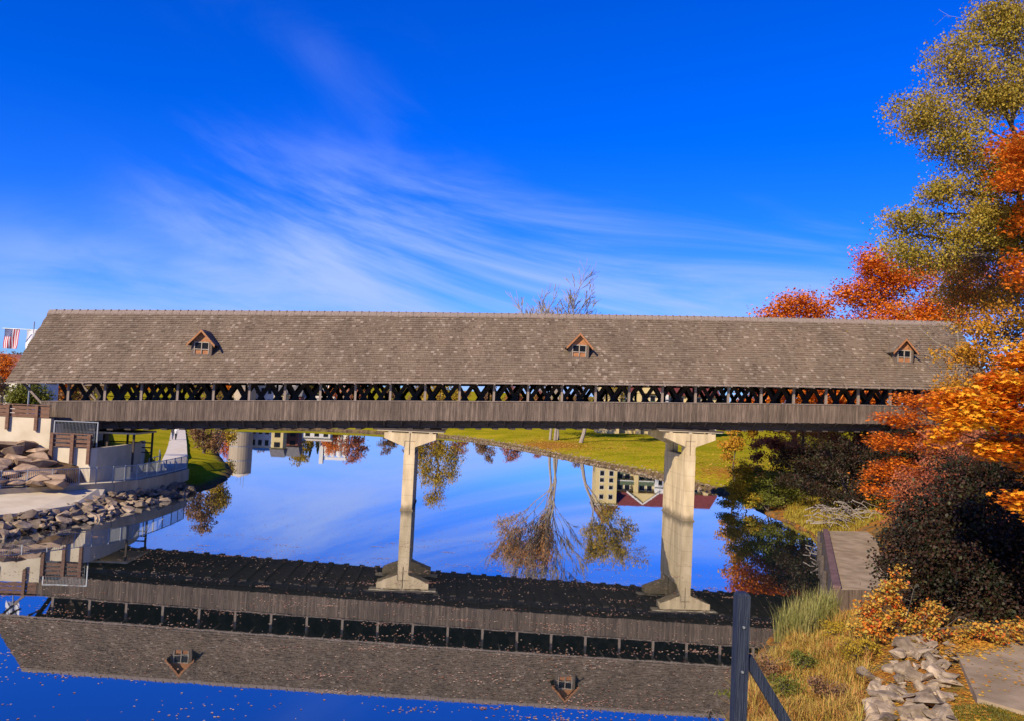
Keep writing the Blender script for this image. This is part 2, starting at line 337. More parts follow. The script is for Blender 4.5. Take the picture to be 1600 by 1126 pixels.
def ground_mat():
    m = bpy.data.materials.new('ground'); m.use_nodes = True; t = m.node_tree; N = t.nodes; L = t.links; b = N['Principled BSDF']
    b.inputs['Roughness'].default_value = 1.0; b.inputs['Specular IOR Level'].default_value = .0
    at = N.new('ShaderNodeAttribute'); at.attribute_name = 'zone'; sp = N.new('ShaderNodeSeparateColor'); L.new(at.outputs['Color'], sp.inputs[0])
    tcn = N.new('ShaderNodeTexCoord')
    def noise(s, d=6):
        n = N.new('ShaderNodeTexNoise'); n.inputs['Scale'].default_value = s; n.inputs['Detail'].default_value = d; L.new(tcn.outputs['Object'], n.inputs['Vector']); return n.outputs[0]
    def ramp(src, a, b_, lo=.35, hi=.65):
        r = N.new('ShaderNodeValToRGB'); r.color_ramp.elements[0].position = lo; r.color_ramp.elements[1].position = hi
        r.color_ramp.elements[0].color = (*[v*.76 for v in a], 1); r.color_ramp.elements[1].color = (*[v*.76 for v in b_], 1) if max(b_) < 1 else (1, 1, 1, 1); L.new(src, r.inputs[0]); return r.outputs[0]
    def mix(f, a, b_):
        x = N.new('ShaderNodeMixRGB'); L.new(f, x.inputs[0]); L.new(a, x.inputs[1]); L.new(b_, x.inputs[2]); return x.outputs[0]
    def mul(a, b_, op='MULTIPLY'):
        x = N.new('ShaderNodeMath'); x.operation = op; x.use_clamp = True
        for i, v in enumerate((a, b_)):
            if isinstance(v, float): x.inputs[i].default_value = v
            else: L.new(v, x.inputs[i])
        return x.outputs[0]
    grass = mix(ramp(noise(.16, 8), (0,0,0), (1,1,1), .38, .62), ramp(noise(3.5, 9), (.19,.20,.006), (.33,.30,.012)), ramp(noise(2.6, 9), (.31,.27,.012), (.48,.36,.025)))
    leaf = ramp(noise(5.), (.26,.095,.02), (.46,.21,.035))
    earth = ramp(noise(1.8), (.075,.05,.03), (.20,.135,.075))
    lf = N.new('ShaderNodeMapRange'); lf.interpolation_type = 'SMOOTHSTEP'; lf.inputs[1].default_value = .82; lf.inputs[2].default_value = 1.02
    ad = N.new('ShaderNodeMath'); ad.operation = 'ADD'; L.new(sp.outputs[1], ad.inputs[0]); L.new(noise(1.6, 12), ad.inputs[1]); L.new(ad.outputs[0], lf.inputs[0])
    c = mix(mul(lf.outputs[0], .85), mix(sp.outputs[2], grass, earth), leaf)
    L.new(c, b.inputs['Base Color'])
    bp = N.new('ShaderNodeBump'); bp.inputs['Strength'].default_value = .6; bp.inputs['Distance'].default_value = .06; L.new(noise(9., 8), bp.inputs['Height']); L.new(bp.outputs[0], b.inputs['Normal'])
    return m
props(link('ground', me, ground_mat()), kind='structure')
# water
def water_mat():
    m = bpy.data.materials.new('river_water'); m.use_nodes = True; t = m.node_tree; N = t.nodes; L = t.links; N.remove(N['Principled BSDF'])
    gl = N.new('ShaderNodeBsdfGlossy'); gl.inputs['Roughness'].default_value = .012; gl.inputs['Color'].default_value = (.90,.93,.97,1)
    df = N.new('ShaderNodeBsdfDiffuse'); df.inputs['Color'].default_value = (.010,.016,.016,1)
    fr = N.new('ShaderNodeFresnel'); fr.inputs['IOR'].default_value = 1.33
    mr = N.new('ShaderNodeMapRange'); mr.inputs[1].default_value = .05; mr.inputs[2].default_value = .55; mr.inputs[3].default_value = .42; mr.inputs[4].default_value = .86
    L.new(fr.outputs[0], mr.inputs[0])
    ms = N.new('ShaderNodeMixShader'); L.new(mr.outputs[0], ms.inputs[0]); L.new(df.outputs[0], ms.inputs[1]); L.new(gl.outputs[0], ms.inputs[2])
    tcn = N.new('ShaderNodeTexCoord'); n = N.new('ShaderNodeTexNoise'); n.inputs['Scale'].default_value = 1.3; n.inputs['Detail'].default_value = 4; L.new(tcn.outputs['Object'], n.inputs['Vector'])
    bp = N.new('ShaderNodeBump'); bp.inputs['Strength'].default_value = .03; bp.inputs['Distance'].default_value = .02; L.new(n.outputs[0], bp.inputs['Height'])
    L.new(bp.outputs[0], gl.inputs['Normal']); L.new(ms.outputs[0], N['Material Output'].inputs[0]); return m
wp = MB(); wp.add([(-60,-400,0),(90,-400,0),(90,140,0),(-60,140,0)], [(0,1,2,3)])
props(link('river_water', wp.mesh('river_water'), water_mat()), kind='structure')

# ------------------------------------------------------------------ the covered bridge
SL, CB = .041, .166
def zb(X): t = X-33.75; return SL*t-CB*(t/33.75)**2
BW = 9.74                                   # siding to siding
Z_SB, Z_ST, Y_EV, Z_EV, Y_RG, Z_RG = 7.384, 8.868, -.633, 10.313, 4.87, 16.43
X0, X1 = -4.2, 73.2                          # roof ends
BAY = 2.7
br = thing('covered_bridge', 'long wooden covered bridge with grey shingled roof and lattice sides over the river', 'covered bridge', (34, 4.87, 0))
xs = np.arange(-1.35*2, 73.3, 1.35)
def strip(mb, xa, xb, y0, y1, z0, z1, step=2.7):
    n = max(1, int(round((xb-xa)/step)))
    for i in range(n):
        a, b = xa+(xb-xa)*i/n, xa+(xb-xa)*(i+1)/n; g = .004
        za, zc_ = zb(a), zb(b)
        mb.hexa([(a,y0,z0+za),(b-g,y0,z0+zc_),(b-g,y1,z0+zc_),(a,y1,z0+za),(a,y0,z1+za),(b-g,y0,z1+zc_),(b-g,y1,z1+zc_),(a,y1,z1+za)])
    return mb
# roof slabs (under the shingles), front and rear
RS = (Z_RG-.25-(Z_EV+.12))/(Y_RG-Y_EV)
def roofz(y): return Z_EV+.12+RS*(min(y, 2*Y_RG-y)-Y_EV)
mb = MB(); NX = 29
for s in (0, 1):
    ye, yr = (Y_EV, Y_RG) if s == 0 else (2*Y_RG-Y_EV, Y_RG)
    for i in range(NX):
        a, b = X0+(X1-X0)*i/NX, X0+(X1-X0)*(i+1)/NX; za, zc_ = zb(a), zb(b)
        mb.hexa([(a,ye,Z_EV+.05+za),(b,ye,Z_EV+.05+zc_),(b,yr,Z_RG-.32+zc_),(a,yr,Z_RG-.32+za),(a,ye,Z_EV+.13+za),(b,ye,Z_EV+.13+zc_),(b,yr,Z_RG-.24+zc_),(a,yr,Z_RG-.24+za)])
part(br, 'roof', mb, m_under)
# shingles: staggered courses on both slopes
def shingles(front):
    V = []; Fc = []; n = 31 if front else 16; rr = np.random.default_rng(3 if front else 4)
    tvec = np.array([0, Y_RG-Y_EV, Z_RG-.24-(Z_EV+.13)]); Ls = np.linalg.norm(tvec); tvec /= Ls; nvec = np.array([0, -tvec[2], tvec[1]])
    ex = Ls/n
    for c in range(n):
        x = X0-.06+rr.uniform(0, .1)
        while x < X1+.05:
            wd = rr.uniform(.13, .32) if front else rr.uniform(.4, .7)
            th = rr.uniform(.035, .065); jit = rr.uniform(-.025, .025); g = .008
            s0, s1 = c*ex+jit-(.07 if c == 0 else 0), min(c*ex+ex*1.35, Ls+.02)
            xa, xb = x, min(x+wd-g, X1+.08)
            base = np.array([0, Y_EV, Z_EV+.135])
            for (xx, ss, hh) in ((xa,s0,.004),(xb,s0,.004),(xb,s1,.004),(xa,s1,.004),(xa,s0,th+.02),(xb,s0,th+.02),(xb,s1,.012),(xa,s1,.012)):
                q = base+tvec*ss+nvec*hh; V.append((xx, q[1] if front else 2*Y_RG-q[1], q[2]+zb(xx)))
            o = len(V)-8
            for f in ((4,5,6,7),(0,1,5,4),(1,2,6,5),(3,0,4,7)): Fc.append(tuple(o+i for i in (f if front else f[::-1])))
            x += wd
    m_ = MB(); m_.v = V; m_.f = Fc; return m_
part(br, 'shingles', shingles(True), m_shingle, kind='stuff'); part(br, 'shingles', shingles(False), m_shingle, kind='stuff')
mb = MB()
for i, x in enumerate(np.arange(X0-.05, X1, .62)):
    b = min(x+.60, X1+.06); z0 = Z_RG-.2
    for s in (-1, 1):
        mb.hexa([(x,Y_RG+s*.28,z0-.27+zb(x)),(b,Y_RG+s*.28,z0-.27+zb(b)),(b,Y_RG,z0+.05+zb(b)),(x,Y_RG,z0+.05+zb(x)),(x,Y_RG+s*.28,z0-.2+zb(x)),(b,Y_RG+s*.28,z0-.2+zb(b)),(b,Y_RG,z0+.13+zb(b)),(x,Y_RG,z0+.13+zb(x))])
    mb.box(x+.55, x+.63, Y_RG-.1, Y_RG+.1, z0+.1+zb(x), z0+.19+zb(x))
part(br, 'ridge_cap', mb, m_post)
part(br, 'fascia', strip(MB(), X0, X1, Y_EV-.05, Y_EV-.004, Z_EV-.06, Z_EV+.13), m_post)
part(br, 'fascia', strip(MB(), X0, X1, 2*Y_RG-Y_EV+.004, 2*Y_RG-Y_EV+.05, Z_EV-.06, Z_EV+.13), m_post)
for xe in (X0, X1-.06):                       # barge boards on the gable ends
    mb = MB()
    for s in (0, 1):
        ye = Y_EV if s == 0 else 2*Y_RG-Y_EV
        z = zb(xe)
        mb.hexa([(xe,ye,Z_EV-.15+z),(xe+.06,ye,Z_EV-.15+z),(xe+.06,Y_RG,Z_RG-.55+z),(xe,Y_RG,Z_RG-.55+z),(xe,ye,Z_EV+.045+z),(xe+.06,ye,Z_EV+.045+z),(xe+.06,Y_RG,Z_RG-.33+z),(xe,Y_RG,Z_RG-.33+z)])
    part(br, 'barge_board', mb, m_post)
# rafter tails
rt = MB(); rt.box(-.05, .05, Y_EV-.09, .9, -.13, -.01); me = rt.mesh('rafter_tail'); me.materials.append(m_post)
for x in np.arange(-2.7, 72.6, 1.35):
    o = link('rafter_tail', me, None, br, (x-34, -4.87, Z_EV+zb(x))); o.rotation_euler = (0, 0, 0)
# siding boards front + rear
for yy, nm in ((0, 1), (BW, -1)):
    mb = MB(); x = -1.9; rr = random.Random(5)
    while x < 73:
        wd = rr.uniform(.12, .2); d = rr.uniform(0, .022); lo = rr.uniform(-.03, .02); z = zb(x)
        zt = Z_ST if x > -.4 else Z_ST
        y0, y1 = (yy-.03-d, yy+.02) if nm == 1 else (yy-.02, yy+.03+d)
        mb.box(x, x+wd-.008, y0, y1, Z_SB+lo+z, zt+z); x += wd
    part(br, 'siding_boards', mb, m_siding, kind='stuff')
    part(br, 'sill_cap', strip(MB(), -1.95, 73.05, yy-.09, yy+.09, Z_ST+.003, Z_ST+.06), m_post)
# posts
pm = MB(); pm.box(-.085, .085, -.085, .085, 0, Z_EV+.35-Z_ST-.06); pme = pm.mesh('post'); pme.materials.append(m_post)
for yy in (.07, BW-.07):
    for i in range(-0, 28):
        x = i*BAY
        if x > 73: continue
        link('post', pme, None, br, (x-34, yy-4.87, Z_ST+.062+zb(x)))
# end struts (left portal and right)
for xa, xb_, nm in ((-1.85, -3.6, 1), (72.9, 74.2, 1)):
    for yy in (.05, BW-.05):
        part(br, 'end_strut', MB().bar((xa, yy, Z_ST-.15+zb(xa)), (xb_, yy, Z_EV+.25+zb(xb_)), .16, .16), m_post)
# lattice trusses
TA = 1.6; ZL0, ZL1 = 7.3, 11.55; run = (ZL1-ZL0)/TA; pl = math.hypot(ZL1-ZL0, run)
lm = MB(); lm.box(-.16, .16, -.035, .035, -pl/2, pl/2); lme = lm.mesh('lattice_plank'); lme.materials.append(m_lattice)
th = math.atan2(run, ZL1-ZL0)
for yt in (2.0, BW-2.0):
    for sgn, dy in ((1, -.04), (-1, .04)):
        for i in range(-1, 55):
            x = i*1.35+.45
            if x < -1 or x > 72.5: continue
            o = link('lattice_plank', lme, None, br, (x-34, yt+dy-4.87, (ZL0+ZL1)/2-.2+zb(x))); o.rotation_euler = (0, sgn*th, 0)
    for z0, z1 in ((ZL0-.05, ZL0+.45), (10.85, 11.1), (11.3, 11.65)):
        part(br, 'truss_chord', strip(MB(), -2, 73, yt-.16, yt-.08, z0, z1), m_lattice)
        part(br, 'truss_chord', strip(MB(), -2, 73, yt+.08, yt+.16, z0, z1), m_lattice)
# deck, stringers, floor beams
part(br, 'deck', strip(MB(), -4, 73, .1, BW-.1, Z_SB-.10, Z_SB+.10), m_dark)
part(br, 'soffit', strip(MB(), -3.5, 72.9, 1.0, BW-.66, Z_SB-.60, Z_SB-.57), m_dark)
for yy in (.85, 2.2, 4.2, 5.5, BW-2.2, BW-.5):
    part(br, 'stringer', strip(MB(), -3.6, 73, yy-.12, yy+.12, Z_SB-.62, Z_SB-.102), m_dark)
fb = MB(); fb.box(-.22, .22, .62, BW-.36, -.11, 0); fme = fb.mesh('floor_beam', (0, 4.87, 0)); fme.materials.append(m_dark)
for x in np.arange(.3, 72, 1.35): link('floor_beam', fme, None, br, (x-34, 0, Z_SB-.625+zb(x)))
bk = MB(); bk.bar((0, .04, -.03), (0, .75, -.55), .1, .12); bme = bk.mesh('bracket', (0, 4.87, 0)); bme.materials.append(m_dark)
for x in np.arange(.97, 72, 1.35): link('bracket', bme, None, br, (x-34, 0, Z_SB+zb(x)))
# dormers
def dormer(xc, seed):
    z = zb(xc); base = np.array([xc, .98, 0]); w2 = .80; yf = 1.08
    zf = roofz(yf)+z+.12                     # where the front wall meets the roof
    zs, za = zf+1.12, zf+2.0                 # spring and apex of gable
    yb_s = Y_EV+(zs-z-Z_EV-.1)/RS; yb_a = Y_EV+(za-z-Z_EV-.1)/RS
    d = thing('dormer', None, None, (0, 0, 0)); d.parent = br; d.location = (xc-34, yf-4.87, zf)
    wl = MB()
    wl.box(xc-w2, xc-w2+.22, yf, yf+.06, zf-.1, zs); wl.box(xc+w2-.22, xc+w2, yf, yf+.06, zf-.1, zs)
    wl.box(xc-w2+.222, xc+w2-.222, yf, yf+.06, zf-.1, zf+.16)
    for s in (-1, 1):                        # cheeks
        a, b = xc+s*w2, xc+s*(w2-.06)
        x0_, x1_ = min(a, b), max(a, b)
        wl.add([(x0_,yf+.062,zf-.1),(x1_,yf+.062,zf-.1),(x0_,yf+.062,zs),(x1_,yf+.062,zs),(x0_,yb_s+.2,zs),(x1_,yb_s+.2,zs)], [(0,1,3,2),(2,3,5,4),(0,2,4),(1,5,3),(0,4,5,1)])
    part(d, 'wall', wl, m_siding)
    part(d, 'gable_panel', MB().extr([(xc-w2, zs+.002), (xc+w2, zs+.002), (xc, za-.03)], yf+.01, yf+.07), m_dormwood)
    part(d, 'lower_panel', MB().box(xc-w2+.25, xc+w2-.25, yf+.05, yf+.08, zf+.163, zf+.5), m_dormwood)
    fr = MB()
    for a, b in ((xc-w2+.223, xc-w2+.29), (xc-.03, xc+.03), (xc+w2-.29, xc+w2-.223)): fr.box(a, b, yf-.03, yf+.045, zf+.162, zs-.002)
    for a, b in ((zf+.5, zf+.56), (zs-.08, zs-.003)):
        for xa_, xb_ in ((xc-w2+.291, xc-.031), (xc+.031, xc+w2-.291)): fr.box(xa_, xb_, yf-.025, yf+.045, a, b)
    part(d, 'window_frame', fr, m_trim)
    for a, b in ((xc-w2+.291, xc-.031), (xc+.031, xc+w2-.291)): part(d, 'pane', MB().box(a, b, yf+.048, yf+.06, zf+.56, zs-.08), m_glass)
    for s in (-1, 1):                        # two roof planes with overhang, laid with shingles
        ov = .28; ex_ = xc+s*(w2+ov); ez = zs-(za-zs)*ov/w2
        ybe = Y_EV+(ez-z-Z_EV-.1)/RS
        rf = MB()
        rf.add([(ex_,yf-.3,ez),(xc,yf-.3,za),(xc,yb_a+.25,za),(ex_,ybe+.25,ez),(ex_,yf-.3,ez+.07),(xc,yf-.3,za+.07),(xc,yb_a+.25,za+.07),(ex_,ybe+.25,ez+.07)],
               [(0,1,2,3),(7,6,5,4),(4,5,1,0),(5,6,2,1),(6,7,3,2),(7,4,0,3)])
        part(d, 'dormer_roof', rf, m_under)
        sh = MB(); n = 6
        for c in range(n):
            t0, t1 = c/n, min(1., (c+1.3)/n); y = yf-.33
            while y < (ybe+(yb_a-ybe)*t0)+.2:
                wd = random.uniform(.14, .3); P = []
                for t, hh in ((t0, .075), (t1, .075), (t0, .125), (t1, .085)):
                    P.append((ex_+(xc-ex_)*t, ez+(za-ez)*t+hh))
                ya, yb_ = y, y+wd-.01
                sh.add([(P[0][0],ya,P[0][1]),(P[0][0],yb_,P[0][1]),(P[2][0],ya,P[2][1]),(P[2][0],yb_,P[2][1]),(P[3][0],ya,P[3][1]),(P[3][0],yb_,P[3][1])], [(0,1,3,2),(2,3,5,4),(0,2,4)])
                y += wd
        part(d, 'dormer_shingles', sh, m_shingle, kind='stuff')
        part(d, 'barge_board', MB().add([(ex_,yf-.34,ez-.12),(xc,yf-.34,za-.12),(xc,yf-.34,za+.07),(ex_,yf-.34,ez+.07),(ex_,yf-.302,ez-.12),(xc,yf-.302,za-.12),(xc,yf-.302,za+.07),(ex_,yf-.302,ez+.07)],
             [(0,1,2,3),(7,6,5,4),(4,5,1,0),(5,6,2,1),(6,7,3,2),(7,4,0,3)]), m_dormwood)
for xc in (9.35, 39.2, 66.5): dormer(xc, 1)

# ------------------------------------------------------------------ piers
def pier(xc, zc_top, zw, label):
    t = thing('bridge_pier', label, 'bridge pier', (xc, 3.5, 0), 'concrete piers under the covered bridge')
    hw = .43
    wl = MB(); wl.box(xc-hw, xc+hw, .35, 6.7, -1.2, zw)
    part(t, 'wall', wl, m_pier)
    part(t, 'footing', MB().box(xc-hw-.07, xc+hw+.07, .27, 6.78, -1.2, .09), m_pier)
    for y0 in (.4, 5.5):
        c = MB(); y1 = y0+1.1; zt = zc_top
        for a, b in ((-1, 0), (0, 1)):       # two halves with a joint between
            xa = xc-.41 if a < 0 else xc+.03; xb = xc-.03 if a < 0 else xc+.41
            c.box(xa, xb, y0, y1, zw+.003, zt-.62)
        part(t, 'column', c, m_pier)
        for s in (-1, 1):
            g = .03
            part(t, 'cap', MB().extr([(xc+s*g, zt-.617), (xc+s*g, zt), (xc+s*2.02, zt), (xc+s*2.02, zt-.45), (xc+s*.5, zt-1.05), (xc+s*.412, zt-1.1), (xc+s*.412, zt-.617)][::s], y0-.05, y1+.05), m_pier)
        for x in (-1.6, 0, 1.6): part(t, 'bearing', MB().box(xc+x-.14, xc+x+.14, y0+.1, y0+.9, zt+.002, zt+.11), m_concw)
        part(t, 'bearing_plate', MB().box(xc-2.6, xc+2.6, y0+.02, y0+.95, zt+.112, zt+.15), m_concw)
        zt2 = Z_SB-.80+zb(xc)
        part(t, 'bolster_beam', MB().box(xc-2.75, xc+2.75, y0+.05, y0+.9, zt+.152, max(zt+.3, zt2)), m_dark)
    return t
pier(26.0, 6.05, 4.35, 'slim concrete pier seen edge on, beside the reflection of the golden willow')
pier(48.45, 7.0, 5.25, 'broad concrete pier with its lit side wall showing, in front of the lawn')

# ------------------------------------------------------------------ foliage tools
KITE = np.array([(0,-.5,0),(.36,-.05,.08),(0,.5,0),(-.36,-.05,.08)])
MAPLE = np.array([(0,-.5,0),(.16,-.22,.02),(.46,-.26,.0),(.30,.0,.06),(.48,.24,0),(.18,.2,.05),(0,.55,0),(-.18,.2,.05),(-.48,.24,0),(-.30,.0,.06),(-.46,-.26,0),(-.16,-.22,.02)])
def leaf_mesh(name, P, size, seed=0, shape=KITE, flat=.0, droop=0.):
    r = np.random.default_rng(seed); n = len(P); k = len(shape)
    nrm = r.normal(size=(n, 3)); nrm[:, 2] = np.abs(nrm[:, 2])+flat*2; nrm /= np.linalg.norm(nrm, axis=1)[:, None]
    t = r.normal(size=(n, 3)); t[:, 2] -= droop; t -= (t*nrm).sum(1)[:, None]*nrm; t /= np.linalg.norm(t, axis=1)[:, None]+1e-9
    b = np.cross(nrm, t); s = size*r.uniform(.55, 1.25, n)
    V = P[:, None]+s[:, None, None]*(shape[None, :, 0, None]*b[:, None]+shape[None, :, 1, None]*t[:, None]+shape[None, :, 2, None]*nrm[:, None])
    return fast_mesh(name, V.reshape(-1, 3), np.arange(n*k).reshape(n, k))
def curve(a, b, r, n=5, sag=0., wob=.06):
    a, b = np.array(a, float), np.array(b, float); L_ = np.linalg.norm(b-a); P = []
    for i in range(n+1):
        t = i/n; q = a+(b-a)*t; q = q+r.normal(size=3)*wob*L_*math.sin(math.pi*t)*.6; q[2] += sag*L_*math.sin(math.pi*t); P.append(q)
    return P
def blob_tree(name, label, cat, group, base, blobs, trunk_r, leaf, lmat, nleaf, cl_r, seed=0, bark=None, shape=KITE, flat=0., droop=0., ncl=None, trunk_name='trunk', shell=.45, lean=None, trunk_frac=.7):
    r = np.random.default_rng(seed); base = np.array(base, float); bark = bark or m_bark
    bl = [(np.array(c, float), np.array(q if hasattr(q, '__len__') else (q, q, q), float)) for c, q in blobs]
    t = thing(name, label, cat, base, group)
    cen = np.mean([c for c, _ in bl], 0); top = base+(cen-base)*np.array([trunk_frac, trunk_frac, 1.0])
    top[2] = base[2]+(max(c[2] for c, _ in bl)-base[2])*.85
    tp = curve(base-[0, 0, .3], top, r, 8, wob=.04); tr = [trunk_r*(1-.8*i/8) for i in range(9)]; tr[0] *= 1.25
    wood = MB(); wood.tube(tp, tr, 8)
    vol = np.array([np.prod(q)**(2/3) for _, q in bl]); vol /= vol.sum(); ncl = ncl or max(20, nleaf//60)
    C = []
    for (c, q), v in zip(bl, vol):
        h = np.clip((c[2]-q[2]*.8-base[2])/(top[2]-base[2]+1e-6), .12, .92); k = h*8; i = int(k); st = tp[i]+(tp[min(i+1, 8)]-tp[i])*(k-i)
        lr = max(.012, tr[i]*.5); lp = curve(st, c, r, 6, .06, .10); wood.tube(lp, [lr*(1-.75*j/6) for j in range(7)], 6, False)
        m = max(3, int(ncl*v)); d = r.normal(size=(m, 3)); d /= np.linalg.norm(d, axis=1)[:, None]
        pc = c+d*q*(r.uniform(0, 1, m)**shell)[:, None]; C.append(pc)
        for p in pc:
            j = r.integers(2, 7); wood.tube(curve(lp[j], p, r, 3, .03, .10), [max(.008, lr*.28), max(.006, lr*.18), max(.005, lr*.1), .004], 4, False)
    C = np.concatenate(C); m = len(C); wt = r.uniform(.3, 1.7, m); idx = r.choice(m, nleaf, p=wt/wt.sum())
    g3 = np.clip(r.normal(size=(nleaf, 3)), -1.7, 1.7); P = C[idx]+g3*cl_r*np.array([1, 1, .62])
    if droop: P[:, 2] -= np.abs(r.normal(size=nleaf))*droop
    P = P[P[:, 2] > base[2]+.05]
    part(t, trunk_name, wood, bark)
    o = link('crown', leaf_mesh('crown', P-base, leaf, seed, shape, flat, 1.0 if droop else 0.), lmat, t)
    return t
def bare_tree(name, label, cat, group, base, height, trunk_r, seed, bark, levels=5, lean=(0, 0), spread=.55, stems=1, leaves=0, leaf=.15, lmat=None, first=.35, leaf_fun=None, droop=0., minr=.006):
    r = np.random.default_rng(seed); base = np.array(base, float); t = thing(name, label, cat, base, group); wood = MB(); tips = []
    def grow(p, d, L_, rad, lv):
        n = 5 if lv < 2 else 3; P = [p]; dd = d.copy()
        for i in range(n):
            dd = dd+r.normal(size=3)*.10+np.array([0, 0, .05-droop*lv*.05]); dd /= np.linalg.norm(dd); P.append(P[-1]+dd*L_/n)
        wood.tube(P, [max(minr, rad*(1-.55*i/n)) for i in range(n+1)], 7 if lv < 2 else (4 if lv < 4 else 3), False)
        if lv >= levels-2: tips.extend(P[1:])
        if lv >= levels: return
        m = r.integers(3, 5) if lv else r.integers(5, 7)
        for i in range(m):
            f = r.uniform(first if lv == 0 else .25, 1.0) if i else 1.0; k = f*n; a = min(int(k), n-1); q = P[a]+(P[a+1]-P[a])*(k-a)
            side = r.normal(size=3); side -= side@dd*dd; side /= np.linalg.norm(side)+1e-9
            nd = dd*(1-spread*.55)+side*spread*r.uniform(.6, 1.2); nd /= np.linalg.norm(nd)
            grow(q, nd, L_*r.uniform(.48, .72), rad*(1-.55*f)*r.uniform(.5, .72), lv+1)
    for s in range(stems):
        a = 6.28*s/max(1, stems)+.5; d = np.array([lean[0]+(.09*math.cos(a) if stems > 1 else 0), lean[1]+(.09*math.sin(a) if stems > 1 else 0), 1.]); d /= np.linalg.norm(d)
        off = np.array([math.cos(a), math.sin(a), 0])*trunk_r*3.2*(stems > 1)
        grow(base+off-[0, 0, .3], d, height*.5*r.uniform(.9, 1.1), trunk_r, 0)
    part(t, 'trunk', wood, bark)
    if leaves:
        T = np.array(tips)
        if leaf_fun is not None: T = T[leaf_fun(T)]
        P = T[r.integers(0, len(T), leaves)]+np.clip(r.normal(size=(leaves, 3)), -1.5, 1.5)*leaf*1.5
        link('crown', leaf_mesh('crown', P-base, leaf, seed), lmat, t)
    return t
def B(x, y, D, rx, ry, rd=None):              # blob: centre seen at (x, y) at depth D, radii given in photo pixels
    s = D/F; return (atD(x, y, D), (rx*s, (rd or rx)*s, ry*s))
def ground_pt(x, y):                          # a ground point: world x, y with terrain height
    return np.array([x, y, tz(x, y)])
def gD(x, D):                                 # ground below photo column x at depth D
    q = atD(x, 640, D); return ground_pt(q[0], q[1])

# ------------------------------------------------------------------ left bank
def rock_mesh(name, seed, flat=1., sub=2, ang=.25, cuts=7):
    import bmesh
    bm = bmesh.new(); bmesh.ops.create_icosphere(bm, subdivisions=sub, radius=.5); r = np.random.default_rng(seed)
    pl_ = [(lambda v: v/np.linalg.norm(v))(r.normal(size=3)) for _ in range(cuts)]; ds = r.uniform(.26, .44, cuts)
    for v in bm.verts:
        q = np.array(v.co)
        for n_, d_ in zip(pl_, ds):
            k = q@n_-d_
            if k > 0: q = q-n_*k*.92
        q = q*(1+r.normal()*.03*ang*4); v.co = (q[0]*1.25, q[1], q[2]*flat)
    me = bpy.data.meshes.new(name); bm.to_mesh(me); bm.free(); return me
def hull_rock(name, seed, flat=.75, n=13):
    import bmesh
    r = np.random.default_rng(seed); bm = bmesh.new(); P = r.normal(size=(n, 3)); P /= np.linalg.norm(P, axis=1)[:, None]
    for q in P*r.uniform(.40, .56, (n, 1)): bm.verts.new((q[0]*1.2, q[1], q[2]*flat))
    g = bmesh.ops.convex_hull(bm, input=bm.verts[:])
    bmesh.ops.delete(bm, geom=[v for v in bm.verts if not v.link_faces], context='VERTS')
    bmesh.ops.bevel(bm, geom=bm.edges[:], offset=.010, segments=1, affect='EDGES')
    me = bpy.data.meshes.new(name); bm.to_mesh(me); bm.free(); return me
def rocks(name, n, meshes, m_, pos, size, label, cat, group, seed, tilt=.35, spin=6.28):
    r = random.Random(seed)
    for me in meshes:
        if not me.materials: me.materials.append(m_)
    for i in range(n):
        p = pos(i, r); s = size(i, r)
        o = link(name, meshes[i % len(meshes)], None, None, p); o.scale = (s*r.uniform(.8, 1.3), s*r.uniform(.8, 1.2), s*r.uniform(.7, 1.05)); o.rotation_euler = (r.uniform(-tilt, tilt), r.uniform(-tilt, tilt), r.uniform(0, spin))
        props(o, label, cat, group)
# wall carrying the bridge end, with brown rail
t = thing('abutment_wall', 'tall cream concrete abutment wall at the bridge end above the stacked boulders', 'wall', (-2.2, -1, 3))
part(t, 'wall', MB().box(-6.5, -.5, -1.25, -.85, 2.6, 6.02), m_concw)
part(t, 'return_wall', MB().box(-.9, -.5, -.848, 8, 2.6, 5.6), m_concw)
t = thing('wooden_guard_rail', 'brown board guard rail on top of the tall cream abutment wall', 'guard rail', (-3.4, -1.4, 6))
for z in (6.06, 6.36, 6.66): part(t, 'board', MB().box(-6.5, -.62, -1.3, -1.24, z, z+.26), m_brown)
part(t, 'cap_board', MB().box(-6.5, -.6, -1.4, -1.16, 6.95, 7.01), m_brown)
for x in (-3.55, -1.5, -5.6): part(t, 'post', MB().box(x-.11, x+.11, -1.46, -1.302, 5.1, 6.94), m_brown)
t = thing('curved_retaining_wall', 'cream concrete retaining wall curving round under the bridge behind the path railing', 'wall', (3, 0, 1.5))
pw = [(.55, -2.6), (.6, -3.0), (3.35, -3.05), (3.62, -2.7), (3.8, 0), (3.85, 2.6), (3.7, 5.2), (3.2, 7.5)]
for (a, b) in zip(pw[1:-1], pw[2:]):
    d = np.array(b)-a; n = np.array([d[1], -d[0]])/np.hypot(*d); q = [np.array(a), np.array(b), np.array(b)-n*.3, np.array(a)-n*.3]
    part(t, 'wall_panel', MB().prism(q, 1.4, [4.1, 4.1, 4.1, 4.1]), m_concw)
t = thing('wooden_guard_rail', 'brown board guard rail on the lower curved retaining wall', 'guard rail', (2, -3.1, 4.1))
for z in (4.16, 4.46, 4.76): part(t, 'board', MB().box(.5, 3.42, -3.16, -3.10, z, z+.2), m_brown)
for x in (.62, 2.05, 3.22): part(t, 'post', MB().box(x-.11, x+.11, -3.32, -3.162, 2.95, 5.06), m_brown)
part(t, 'cap_board', MB().box(.45, 3.45, -3.26, -3.04, 5.06, 5.12), m_brown)
t = thing('steel_frame', 'slim grey steel frame with a mesh panel under the bridge end', 'steel frame', (2, -2.2, 4.1))
part(t, 'top_bar', MB().box(.2, 3.35, -2.24, -2.16, 5.9, 5.96), m_metal)
